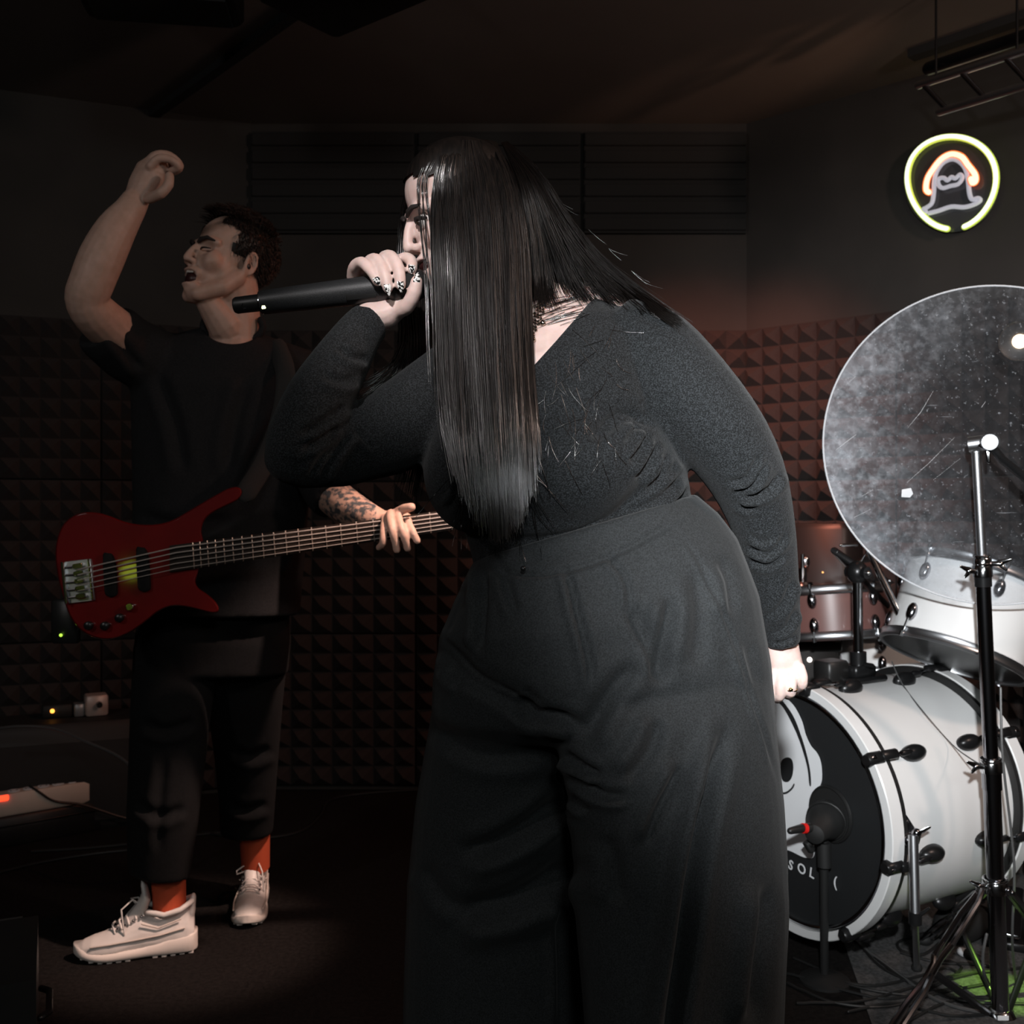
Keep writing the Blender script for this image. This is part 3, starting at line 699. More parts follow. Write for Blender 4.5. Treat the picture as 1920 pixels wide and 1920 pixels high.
FAR = [
 [(845, 268, 1.465), (800, 300, 1.475), (768, 345, 1.51), (750, 430, 1.545), (748, 540, 1.54), (752, 640, 1.50), (726, 690, 1.475), (662, 722, 1.465)],
 [(845, 266, 1.47), (805, 298, 1.485), (772, 345, 1.53), (760, 430, 1.55), (762, 540, 1.54), (772, 650, 1.50), (758, 730, 1.48), (700, 800, 1.47)],
 [(850, 264, 1.475), (812, 296, 1.495), (780, 340, 1.545), (775, 430, 1.55), (785, 540, 1.54), (795, 680, 1.47), (780, 800, 1.46), (742, 920, 1.46)],
 [(855, 264, 1.48), (820, 295, 1.505), (800, 340, 1.55), (800, 440, 1.55), (808, 560, 1.52), (815, 700, 1.44), (808, 800, 1.42), (790, 935, 1.43)]]
CAPS = [HC, HM]
hmb = MB()
# scalp cap
cap = MB(); cap.ell((0, .013, .046), (.079, .0985, .083), n=40, m=28)
cv = [HT @ Vector(v) for v in cap.v]; lo = cap.v
keep = [f for f in cap.f if len(f) == 4 and not (sum(lo[i][1] for i in f)/4 < -.035 and sum(lo[i][2] for i in f)/4 < .082-.35*max(0, abs(sum(lo[i][0] for i in f)/4)-.02)) and sum(lo[i][2] for i in f)/4 > -.02]
b0 = len(hmb.v); hmb.v += [tuple(v) for v in cv]; hmb.f += [tuple(i+b0 for i in f) for f in keep]
bvh_c = BVHTree.FromPolygons([tuple(v) for v in cv], keep); TREES = (bvh_b, bvh_t, bvh_c)
def sheet(gs, n=16, inset=.010, thick=.012):
    G = [guide(g, n) for g in gs]; fine = []
    for i in range(n):
        row = crom([g[i] for g in G], 3); fine.append([Vector(p) for p in row])
    for rows_, off in ((fine, inset), ):
        front = [[clear(p, .004)+(p-CAMP).normalized()*(off+(.02 if ri < 2 else 0)) for p in r] for ri, r in enumerate(rows_[:-1])]; back = [[p+(p-CAMP).normalized()*thick for p in r] for r in front]
        idf = [hmb.ring(r) for r in front]; idb = [hmb.ring(r) for r in back]; m = len(idf[0])
        for a in range(len(idf)-1):
            for b in range(m-1):
                hmb.f.append((idf[a][b], idf[a][b+1], idf[a+1][b+1], idf[a+1][b])); hmb.f.append((idb[a][b], idb[a+1][b], idb[a+1][b+1], idb[a][b+1]))
            hmb.f.append((idf[a][0], idf[a+1][0], idb[a+1][0], idb[a][0])); hmb.f.append((idf[a][-1], idb[a][-1], idb[a+1][-1], idf[a+1][-1]))
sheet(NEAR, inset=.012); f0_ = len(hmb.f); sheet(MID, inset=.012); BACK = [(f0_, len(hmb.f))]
def strand(P, r, n=3, taper=True):
    """one hair: a thin three-sided tube"""
    rings_ = []; m = len(P)
    for i, p in enumerate(P):
        t = (P[min(i+1, m-1)]-P[max(i-1, 0)]); t = t.normalized() if t.length > 1e-9 else Vector((0, 0, 1)); u = t.cross(Vector((.3, 1, .1))).normalized(); v = t.cross(u)
        k = r*(1 if not taper or i < m*0.6 else max(.25, 1-(i/m-.6)*1.7)); rings_.append([p+u*k*math.cos(2*math.pi*j/n)+v*k*math.sin(2*math.pi*j/n) for j in range(n)])
    ids = [hmb.ring(q) for q in rings_]
    for a, b in zip(ids, ids[1:]): hmb.bridge(a, b)
def grow(gs, count, r=.00055, clump=22, jit=.0035, lift=.010, n=15, rnd=.10, wav=.0, out=.004):
    G = [guide(g, n) for g in gs]; m = len(G)-1
    centers = sorted(RNG.uniform(0, m, clump)); clump_off = RNG.uniform(0, .009, clump); clump_len = RNG.normal(0, .06, clump); clump_ph = RNG.uniform(0, 6.28, clump); clump_fr = RNG.uniform(3, 8, clump)
    for _ in range(count):
        ci = RNG.integers(clump); cl_off = clump_off[ci]
        if RNG.random() < .85: u = centers[ci]+RNG.normal(0, .26*m/clump)
        else: u = RNG.uniform(0, m)
        u = min(max(u, 0), m-1e-4); i = int(u); f = u-i
        du = RNG.normal(0, .06*m/clump); ln = min(1, max(.5, 1-abs(RNG.normal(0, rnd*.7))+clump_len[ci])); off = RNG.uniform(0, lift)*.6+cl_off; ph = RNG.uniform(0, 6.3); jx, jy, jz = RNG.normal(0, jit, 3)
        P = []
        for k in range(n):
            t = k/(n-1)*ln; kk = t*(n-1); a = int(min(kk, n-2)); ff = kk-a
            ui = min(max(u+du*t*2, 0), m-1e-4); i = int(ui); f = ui-i
            p = G[i][a].lerp(G[i][a+1], ff).lerp(G[i+1][a].lerp(G[i+1][a+1], ff), f)
            s = min(1, t*4); p = p+Vector((jx, jy, jz))*s*(.3+t)
            p = p-(p-CAMP).normalized()*(off*s+.0042*(1+math.sin(clump_ph[ci]+t*clump_fr[ci]))*s)+Vector((math.sin(ph+t*7)*wav*t, 0, 0))
            P.append(clear(p, .0025+off*.4))
        strand(P, r*RNG.uniform(.6, 1.25))
grow(NEAR, 3600, clump=64, lift=.014)
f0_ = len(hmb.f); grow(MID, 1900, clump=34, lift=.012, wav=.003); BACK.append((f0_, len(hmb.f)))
TREES = ()
grow(FAR, 900, r=.0007, clump=18, lift=.006, jit=.004)
TREES = (bvh_b, bvh_t, bvh_c)
# strands hanging across the face, tips and fly-aways
for x0, x1, x2 in ((786, 790, 800), (790, 796, 806), (792, 799, 800), (797, 806, 812), (783, 788, 796), (800, 808, 814)):
    for q in range(2):
        j = RNG.normal(0, 1.5, 3); P = guide([(x0+34, 275, 1.46), (x0+10, 312, 1.43), (x0+j[0], 350, 1.41), (x1+j[1], 430, 1.385), (x2+j[2]*.6, 520, 1.365), (x2+4+j[0], 620, 1.35), (x2+8, 720, 1.33)], 34); strand([clear(p, .006) for p in P], .0006)
for k in range(70):
    x, y = RNG.uniform(985, 1160), RNG.uniform(600, 880); a = RNG.normal(1.7, .55); l = RNG.uniform(20, 75); c = RNG.normal(0, .22)
    P = []
    for i in range(6):
        t = i/5; P.append(ondepth(x+math.cos(a+c*t)*l*t, y+math.sin(a+c*t)*l*t, 1.40, .0025, (bvh_t,)))
    if max(p.y for p in P)-min(p.y for p in P) < .10: strand(P, .00038)
for k in range(70):
    x, y = RNG.uniform(840, 1010), RNG.uniform(820, 960); P = []
    a = RNG.normal(1.5, .35); l = RNG.uniform(40, 110); bend = RNG.normal(0, 14)
    for i in range(6): t = i/5; P.append(ondepth(x+math.cos(a)*l*t+bend*t*t, y+math.sin(a)*l*t, 1.28, .010, (bvh_t,)))
    if max(p.y for p in P)-min(p.y for p in P) < .08: strand(P, .0005)
for k in range(40):
    x, y = RNG.uniform(1010, 1110), RNG.uniform(545, 600); sy = RNG.uniform(2, 7); P = [ondepth(x-i*14, y+i*sy, 1.42, .003) for i in range(5)]; strand(P, .0005)
for k in range(9):
    t = RNG.uniform(0, 1); x, y = 1000+t*290, 334+t*280-4*math.sin(t*3.1); sx, sy = RNG.uniform(7, 14), RNG.uniform(6, 13); P = [W(x+i*sx, y+i*sy-i*i*.6, 1.49) for i in range(4)]; strand(P, .0003)
hair_o = part('hair', hmb, [M_hair, M_hairb], singer, 'all', fixn=False)
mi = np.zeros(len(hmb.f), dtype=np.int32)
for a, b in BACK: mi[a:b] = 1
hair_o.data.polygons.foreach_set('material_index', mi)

# shoes under the hems (outside the frame, so the figure stands)
for x, d in ((924, 1.50), (1292, 1.38)):
    c = W(x, 960, d); mb = MB(); mb.tube([Vector((c.x, d+.09, .045)), Vector((c.x-.01, d-.02, .042)), Vector((c.x-.03, d-.13, .034))], [.040, .042, .034], 14, flat=(Vector((0, 0, 1)), .95)); part('shoe', mb, M_black, singer)

# ---- the microphone
mic = thing('microphone', W(620, 552, 1.395), 'black handheld wireless microphone held to the singer\'s mouth', 'microphone')
a = W(440, 573, 1.405); b = W(800, 531, 1.378); u = (b-a).normalized()
def mp(f): return a.lerp(b, f)
M_mic = mat('black_mic_body', (0.018, 0.019, 0.020), 0.40, 0.3, noise_s=900, noise_c=(0.035, 0.036, 0.038), bump=(900, .3, .0005))
Lm = (b-a).length
mb = MB(); mb.lathe([(.010, 0), (.0115, .003), (.0118, .036), (.0122, .042)], a, u, 28); part('antenna_cap', mb, M_black, mic)
mb = MB(); mb.lathe([(.0122, .0), (.0162, .0015), (.0166, .004), (.0172, .05), (.0182, .11), (.0190, .16), (.0185, .205)], a+u*.038, u, 36); part('handle', mb, M_mic, mic)
mb = MB(); mb.torus(a+u*.0385, u, .0146, .0016, 32, 8); part('trim_ring', mb, M_chrome, mic)
mb = MB(); mb.lathe([(.018, .0), (.0235, .006), (.0245, .013), (.0235, .018)], a+u*(Lm-.052), u, 32); part('collar', mb, M_black, mic)
mb = MB(); mb.lathe([(.0235, 0), (.0240, .008), (.0225, .020), (.0175, .030), (.0090, .036), (.002, .0375)], a+u*(Lm-.034), u, 32); part('grille', mb, mat('mic_grille', (.02, .02, .02), .5, .6, bump=(1500, 1.0, .001)), mic)
cv = (CAMP-a).normalized(); sd = u.cross(cv).normalized()
mb = MB(); mb.box(a+u*.0395+cv*.0150+sd*(-.004)*-1, (.006, .004, .0095), Matrix((u, cv, sd)).transposed(), .001); part('status_light', mb, mat('mic_light', (.9, 1, .6), emis=(.95, 1, .55), estr=2.2), mic)
mb = MB(); mb.box(a+u*(.175)+cv*.0178+sd*.004, (.042, .003, .013), Matrix((u, cv, sd)).transposed(), .001); part('battery_display', mb, M_black, mic)
mb = MB(); mb.torus(a+u*.013+cv*.0115+sd*.002, cv, .0035, .0006, 20, 6); part('mark', mb, M_dchrome, mic)
# ================================================================== drum kit
mb = MB(); rp = [Vector(p) for p in ((.70, 1.80, 0), (2.6, 1.80, 0), (2.75, 2.35, 0), (1.55, 3.35, 0), (.98, 3.35, 0))]
mb.loft([rp, [p+Vector((0, 0, .003)) for p in rp]]); single('rug', mb, M_rug, 'grey speckled rug on the floor under the drum kit', 'rug', smooth=False)
DA = Vector((.88, .475, .02)).normalized()                    # bass drum axis, front to back
DC = W(1488, 1514, 2.48)                                      # centre of the front head
DU = (Vector((0, 0, 1))-DA*DA.z).normalized(); DS = DU.cross(DA).normalized()
if DS.y > 0: DS = -DS                                         # sideways, towards the audience
DR, DL = .283, .47
def dpt(ang, h, r=DR):
    """point on the bass drum: ang 0 = top, growing towards the audience"""
    a = math.radians(ang); return DC+DA*h+(DU*math.cos(a)+DS*math.sin(a))*r
def drad(ang): a = math.radians(ang); return DU*math.cos(a)+DS*math.sin(a)
t = thing('bass_drum', (DC.x+.2, DC.y+.1, 0), 'white bass drum on the floor with black front head and white hoops', 'drum')
mb = MB(); mb.lathe([(DR-.012, .035), (DR, .036), (DR, DL-.036), (DR-.012, DL-.035)], DC, DA, 96); part('shell', mb, M_drum, t)
mb = MB(); mb.lathe([(DR-.004, .012), (DR-.002, .010), (DR-.002, .020), (.03, .022), (.03, .014)], DC, DA, 96); part('front_head', mb, M_head, t)
mb = MB(); mb.lathe([(.03, DL-.012), (DR, DL-.012), (DR, DL-.004), (.03, DL-.004)], DC, DA, 72); part('batter_head', mb, M_white, t)
for nm, h0 in (('front_hoop', -.006), ('rear_hoop', DL-.032)):
    mb = MB(); mb.lathe([(DR+.001, h0), (DR+.020, h0), (DR+.022, h0+.002), (DR+.022, h0+.036), (DR+.020, h0+.038), (DR+.001, h0+.038)], DC, DA, 110, True); hp_ = part(nm, mb, M_drum, t)
    g0 = h0+.039 if nm == 'front_hoop' else h0-.013
    mb = MB(); mb.lathe([(DR+.001, g0), (DR+.019, g0), (DR+.019, g0+.012), (DR+.001, g0+.012)], DC, DA, 110, True); part('hoop_edge', mb, M_black, hp_)
    if nm == 'front_hoop':
        mb = MB(); mb.torus(DC+DA*.001, DA, DR-.008, .005, 96, 8); part('head_rim', mb, M_chrome, hp_)
for k in range(8):
    ang = 22.5+45*k-12
    for end in (0, 1):
        h = .016 if end == 0 else DL-.016; s_ = 1 if end == 0 else -1
        R = drad(ang); M = Matrix((R.cross(DA), R, DA)).transposed(); tt = R.cross(DA)
        mb = MB(); mb.box(dpt(ang, h-.012*s_, DR+.016), (.028, .030, .050), M, .006); mb.box(dpt(ang, h+.026*s_, DR+.030), (.022, .012, .05), M, .004)
        cl = part('tension_claw', mb, M_bmetal, t)
        mb = MB(); mb.cyl(dpt(ang, h-.01*s_, DR+.028), dpt(ang, h+.115*s_, DR+.020), .0032, n=8); mb.box(dpt(ang, h-.024*s_, DR+.028), (.009, .009, .014), M, .001); part('tension_rod', mb, M_dchrome, cl)
        c = dpt(ang, h+.125*s_, DR+.004); mb = MB(); mb.ell(c, (.020, .024, .036), M, 18, 12); mb.box(dpt(ang, h+.085*s_, DR+.02), (.013, .013, .03), M, .003); part('lug', mb, M_bmetal, t)
# printed emblem on the front head
FN = -DA; FP = DC+DA*.0085
def c5(x, y, off=0.0): return onplane(1420+x/3.84, 1180+y/3.84, FP+FN*off, FN)
def flat(mb, pts, off, k=5, th=.0006):
    P = [c5(x, y, off) for x, y in pts]; P = [Vector(p) for p in crom(P, k, True)] if k else P
    P = [P[0]+(p-P[0])-FN*((p-P[0]).dot(FN)) for p in P]
    mb.loft([[p-FN*th for p in P], P]); return mb
mb = MB(); flat(mb, [(100, 470), (180, 482), (258, 545), (318, 655), (350, 765), (388, 842), (430, 892), (458, 965), (464, 1080), (438, 1150), (392, 1188), (372, 1240), (372, 1330), (392, 1470), (408, 1560), (402, 1642), (330, 1640), (225, 1592), (100, 1570), (-60, 1560), (-170, 1400), (-230, 1050), (-190, 760), (-90, 560)], .0002); part('printed_face', mb, M_white, t, False)
mb = MB()
flat(mb, [(130, 500), (170, 505), (255, 620), (312, 760), (352, 890), (378, 1010), (386, 1118), (374, 1118), (362, 1010), (336, 905), (298, 790), (250, 680), (190, 570)], .0010)
part('printed_line', mb, M_head, t, False)
mb = MB(); flat(mb, [(175, 945), (215, 922), (248, 940), (258, 1000), (245, 1070), (215, 1100), (180, 1085), (165, 1010)], .0010); part('printed_nose', mb, M_head, t, False)
mb = MB(); flat(mb, [(150, 1172), (200, 1172), (240, 1145), (262, 1112), (266, 1122), (248, 1155), (205, 1186), (150, 1186)], .0010); part('printed_smile', mb, M_head, t, False)
def text3d(name, body, p0, px_u, up, nrm, size, m, parent, th=.0004):
    cu = bpy.data.curves.new(name, 'FONT'); cu.body = body; cu.size = size; cu.extrude = th; cu.align_x = 'CENTER'; cu.align_y = 'CENTER'; cu.offset = .0004
    ob = bpy.data.objects.new('tmpt', cu); COL.objects.link(ob); dg = bpy.context.evaluated_depsgraph_get(); me = bpy.data.meshes.new_from_object(ob.evaluated_get(dg)); bpy.data.objects.remove(ob)
    x = px_u.normalized(); y = up.normalized(); M = Matrix((x, y, nrm)).transposed().to_4x4(); M.translation = p0; me.transform(M); return part(name, me, m, parent, False)
hx = FN.cross(Vector((0, 0, 1))); hx = -hx if hx.x < 0 else hx
lettering = None
for ch, x, y, rot in (('S', 240, 1700, -16), ('O', 318, 1728, -13), ('L', 392, 1758, -10), ('I', 505, 1800, -6), ('(', 560, 1818, -2), ('N', 150, 1672, -18), ('A', 60, 1655, -20)):
    if x < 200: continue
    R = Matrix.Rotation(math.radians(rot), 3, FN); text3d('printed_letter', ch, c5(x, y, .0006), R @ hx, R @ DU, FN, .034, M_white, t)
# port ring in the front head
pc = c5(525, 1330, .0); mb = MB(); mb.torus(pc, DA, .062, .005, 48, 8); part('port_ring', mb, M_black, t)
mb = MB(); mb.lathe([(.002, -.002), (.060, -.002), (.060, .004), (.002, .004)], pc, FN, 40); part('port_hole', mb, M_rubber, t)
# spur bracket and leg on the audience side
g = W(1697, 1570, 2.36)
def onshell(px, py):
    o = Vector((0, 0, 1.1)); r = (W(px, py, 1)-o).normalized(); best = None
    for i in range(4000):
        p = o+r*(1.6+i*.0005); q = p-DC; h = q.dot(DA); rr = (q-DA*h).length
        if rr < DR and 0 < h < DL: return p, (q-DA*h).normalized()
    return g, DS
sp, sn = onshell(1693, 1570); tn = sn.cross(DA).normalized()
M = Matrix((DA, tn, sn)).transposed()
mb = MB(); mb.box(sp+sn*.003, (.072, .072, .006), M @ Matrix.Rotation(math.radians(38), 3, 'Z'), .002)
sb = part('spur_bracket', mb, M_dchrome, t)
for a in range(4):
    q = M @ Matrix.Rotation(math.radians(38+90*a), 3, 'Z') @ Vector((.026, .026, 0)); mb = MB(); mb.ell(sp+sn*.007+q, (.004, .004, .004), None, 10, 6); part('bolt', mb, M_chrome, sb)
mb = MB(); mb.ell(sp+sn*.018, (.022, .018, .018), M); mb.tube([sp+sn*.03, W(1718, 1562, sp.y-.045)], .011, 12); part('knuckle', mb, M_dchrome, sb)
mb = MB(); k0 = W(1718, 1562, sp.y-.045); mb.tube([k0, W(1730, 1558, k0.y-.005), W(1743, 1551, k0.y-.008)], [.007, .005, .003], 10, flat=(Vector((0, 1, 0)), .5)); part('wing_nut', mb, M_chrome, sb)
lg0, lg1 = W(1712, 1566, sp.y-.048), W(1716, 1720, sp.y-.075); lf = W(1719, 1822, 1.1*1920/(1822-960))
mb = MB(); mb.cyl(lg0, lg1, .0105, n=16); lgp = part('spur_leg', mb, M_hoop, t)
mb = MB(); mb.cyl(lg1, lf+Vector((0, 0, .01)), .0072, n=14); part('spur_rod', mb, M_hoop, lgp)
mb = MB(); mb.cyl(lg1+Vector((0, 0, .012)), lg1-Vector((0, 0, .014)), .0135, n=16); mb.tube([lg1, W(1730, 1712, lg1.y-.01), W(1742, 1703, lg1.y-.01)], [.006, .004, .003], 8); part('clamp', mb, M_bmetal, lgp)
mb = MB(); mb.ell(lf+Vector((0, 0, .010)), (.013, .013, .012), None, 14, 8); part('rubber_foot', mb, M_rubber, lgp)
# second spur on the far side keeps the drum standing
f0 = dpt(-105, .30, DR); mb = MB(); mb.tube([f0, f0+Vector((-.02, .14, -.06)), Vector((f0.x-.03, f0.y+.2, .012))], .010, 10); part('spur_leg', mb, M_chrome, t)

def tom(name, cbot, axis, r, h, label, wrap=None, rim=M_hoop, tilt_ref=None, lug_angs=6, off=0):
    axis = Vector(axis).normalized(); t = thing(name, cbot, label, 'drum')
    u = axis.orthogonal().normalized(); v = axis.cross(u)
    mb = MB(); mb.lathe([(r-.008, .012), (r, .012), (r, h-.012), (r-.008, h-.012)], cbot, axis, 80); part('shell', mb, wrap or M_drum, t)
    for nm, z, hd in (('bottom_hoop', 0.0, M_bmetal), ('top_hoop', h-.024, M_white)):
        mb = MB(); mb.lathe([(r+.002, z), (r+.010, z-.001), (r+.013, z+.004), (r+.010, z+.008), (r+.010, z+.018), (r+.012, z+.022), (r+.006, z+.025), (r+.002, z+.024)], cbot, axis, 80, True); part(nm, mb, rim, t)
        zz = z+.006 if nm == 'bottom_hoop' else z+.018
        mb = MB(); mb.lathe([(.005, zz-.002), (r+.001, zz-.002), (r+.001, zz+.003), (.005, zz+.003)], cbot, axis, 64); part('drum_head', mb, hd, t)
    for k in range(lug_angs):
        a = 2*math.pi*k/lug_angs+off; R = u*math.cos(a)+v*math.sin(a); M = Matrix((R.cross(axis), axis, R)).transposed()
        for z, s_ in ((h*.27, -1), (h*.73, 1)):
            c = cbot+axis*z+R*(r+.006); mb = MB(); mb.ell(c, (.013, .023, .012), M, 14, 10); lu = part('lug', mb, M_dchrome, t)
            e = cbot+axis*(0 if s_ < 0 else h)+R*(r+.015); mb = MB(); mb.cyl(c+R*.004, e, .0028, n=8); mb.cyl(e+axis*s_*.004, e-axis*s_*.008, .0055, n=8); part('tension_rod', mb, M_chrome, lu)
    return t, axis
b1 = W(1784, 1238, 2.50); ax1 = Vector((.37, .17, .92)).normalized()
t1, _ = tom('rack_tom', b1, ax1, .163, .228, 'white rack tom tilted over the bass drum behind the cymbal stand', lug_angs=6, off=.72)
b2 = W(1562, 1196, 2.92); ax2 = Vector((-.06, .10, .99)).normalized()
t2, _ = tom('rack_tom', b2, ax2, .158, .150, 'dusky reddish rack tom half hidden behind the singer\'s hanging arm', M_tom_shade, lug_angs=6, off=.2)
b3 = W(1648, 1262, 3.16); t3, _ = tom('snare_drum', b3, Vector((.05, .10, .98)), .135, .125, 'white snare drum behind the tom holder post', lug_angs=6, off=.5)
mb = MB(); mb.cyl((b3.x, b3.y, .02), (b3.x, b3.y, b3.z+.006), .012, n=14); part('stand_post', mb, M_chrome, t3)
for a in (.3, 2.4, 4.5):
    mb = MB(); mb.tube([(b3.x, b3.y, .22), (b3.x+.2*math.cos(a), b3.y+.2*math.sin(a), .012)], .009, 8); part('stand_leg', mb, M_dchrome, t3)
# tom holder on top of the bass drum
th = thing('tom_holder', W(1615, 1268, 2.66), 'black and chrome tom holder post standing on top of the bass drum', 'drum hardware')
top_z = lambda p: p
pb = DC+DA*.225+DU*(DR+.001)
M = Matrix((DA, DS, DU)).transposed()
mb = MB(); mb.box(pb+DU*.008, (.13, .075, .014), M, .004); mb.box(pb+DU*.028, (.075, .055, .03), M, .006); part('base_plate', mb, M_bmetal, th)
mb = MB(); mb.cyl(pb+DU*.03, pb+DU*.075, .020, n=20); mb.cyl(pb+DU*.045+DS*.015, pb+DU*.045+DS*.045, .006, n=10); part('clamp', mb, M_bmetal, th)
mb = MB(); mb.cyl(pb+DU*.02, pb+DU*.27, .0125, n=18); part('post', mb, M_chrome, th)
mb = MB(); mb.ell(pb+DU*.275, (.027, .027, .030)); mb.cyl(pb+DU*.275-DS*.03, pb+DU*.275+DS*.034, .015, n=16); kn = part('ball_joint', mb, M_bmetal, th)
mb = MB(); mb.ell(pb+DU*.275+DS*.036, (.006, .006, .006), None, 10, 6); part('bolt', mb, M_chrome, kn)
mb = MB(); mb.tube([pb+DU*.29, pb+DU*.33+DA*.04, b1+ax1*.10-Vector((.155, .02, 0))], .009, 12); part('arm', mb, M_chrome, th)
mb = MB(); mb.tube([pb+DU*.29, pb+DU*.33-DA*.03+Vector((-.02, .05, 0)), b2+ax2*.10+Vector((.13, -.09, 0))], .009, 12); part('arm', mb, M_bmetal, th)
mb = MB(); mb.tube([pb+DU*.345, pb+DU*.345-DA*.055], [.005, .004], 8); part('wing_bolt', mb, M_chrome, th)
mb = MB(); mb.box(pb-DA*.075+DU*.030-DS*.02, (.07, .06, .055), M, .006); part('sensor_box', mb, M_black, th)
# far hardware behind: hi-hat-like flat rim, a chrome rod and a dark case with a glint
hh = thing('hi_hat_stand', (W(1505, 1096, 3.31).x, 3.31, 0), 'thin cymbal on a chrome stand behind the singer\'s hanging arm', 'cymbal stand')
cc = W(1505, 1097, 3.31)
mb = MB(); mb.lathe([(.004, .012), (.03, .012), (.034, .004), (.165, 0), (.166, -.003), (.03, 0), (.004, .006)], cc, (0.03, -.01, 1), 64); part('cymbal', mb, M_dchrome, hh)
mb = MB(); mb.lathe([(.004, -.012), (.03, -.012), (.034, -.006), (.165, -.004), (.166, -.001), (.004, -.006)], cc-Vector((0, 0, .006)), (0.03, -.01, 1), 64); part('cymbal', mb, M_dchrome, hh)
mb = MB(); mb.cyl((cc.x, cc.y, .02), (cc.x, cc.y, cc.z+.10), .006, n=10); mb.cyl((cc.x, cc.y, .30), (cc.x, cc.y, cc.z-.03), .011, n=12); part('rod', mb, M_chrome, hh)
mb = MB(); mb.cyl(cc+Vector((0, 0, .01)), cc+Vector((0, 0, .055)), .014, n=14); mb.ell(cc+Vector((.012, 0, .075)), (.012, .006, .018)); part('clutch', mb, M_chrome, hh)
for a in (.1, 1.6, 3.0):
    e = Vector((cc.x+.18*math.cos(a), cc.y+.16*math.sin(a), .012)); mb = MB(); mb.tube([(cc.x, cc.y, .28), e], .008, 8); part('leg', mb, M_dchrome, hh)
cz = thing('equipment_case', (.895, 3.10, 0), 'dark equipment case with small glowing white glint behind the bass drum', 'case')
c0 = Vector((.895, 0, 0)); mb = MB(); mb.box((c0.x, 3.10, .36), (.16, .14, .72), None, .02); part('body', mb, mat('brown_case', (.014, .011, .010), .7), cz)
for z in (.70, .03):
    mb = MB(); mb.box((c0.x, 3.10, z), (.166, .146, .03), None, .006); part('trim', mb, M_black, cz)
pl = W(1518, 1237, 3.026); mb = MB(); mb.ell(pl, (.0075, .006, .0075)); part('indicator_light', mb, mat('white_glint', (1, .9, .85), emis=(1, .88, .82), estr=3.0), cz)  # glowing bead stands in for a small lamp reflection
al = thing('amplifier', (W(1535, 1072, 3.4).x, 3.3, 0), 'dark amplifier with small amber light behind the thin cymbal', 'amplifier')
c1 = W(1545, 1072, 3.45); mb = MB(); mb.box((1.07, 3.62, .56), (.30, .16, 1.0), Matrix.Rotation(math.radians(-41), 3, 'Z'), .02); part('cabinet', mb, M_black, al)
mb = MB(); mb.box((1.07-.085*.656, 3.62-.085*.755, .50), (.26, .02, .62), Matrix.Rotation(math.radians(-41), 3, 'Z'), .005); part('grille', mb, M_felt, al)
mb = MB(); mb.ell(W(1545, 1073, 3.52), (.008, .006, .007)); part('indicator_light', mb, mat('amber_led', (1, .6, .2), emis=(1, .5, .15), estr=1.6), al)

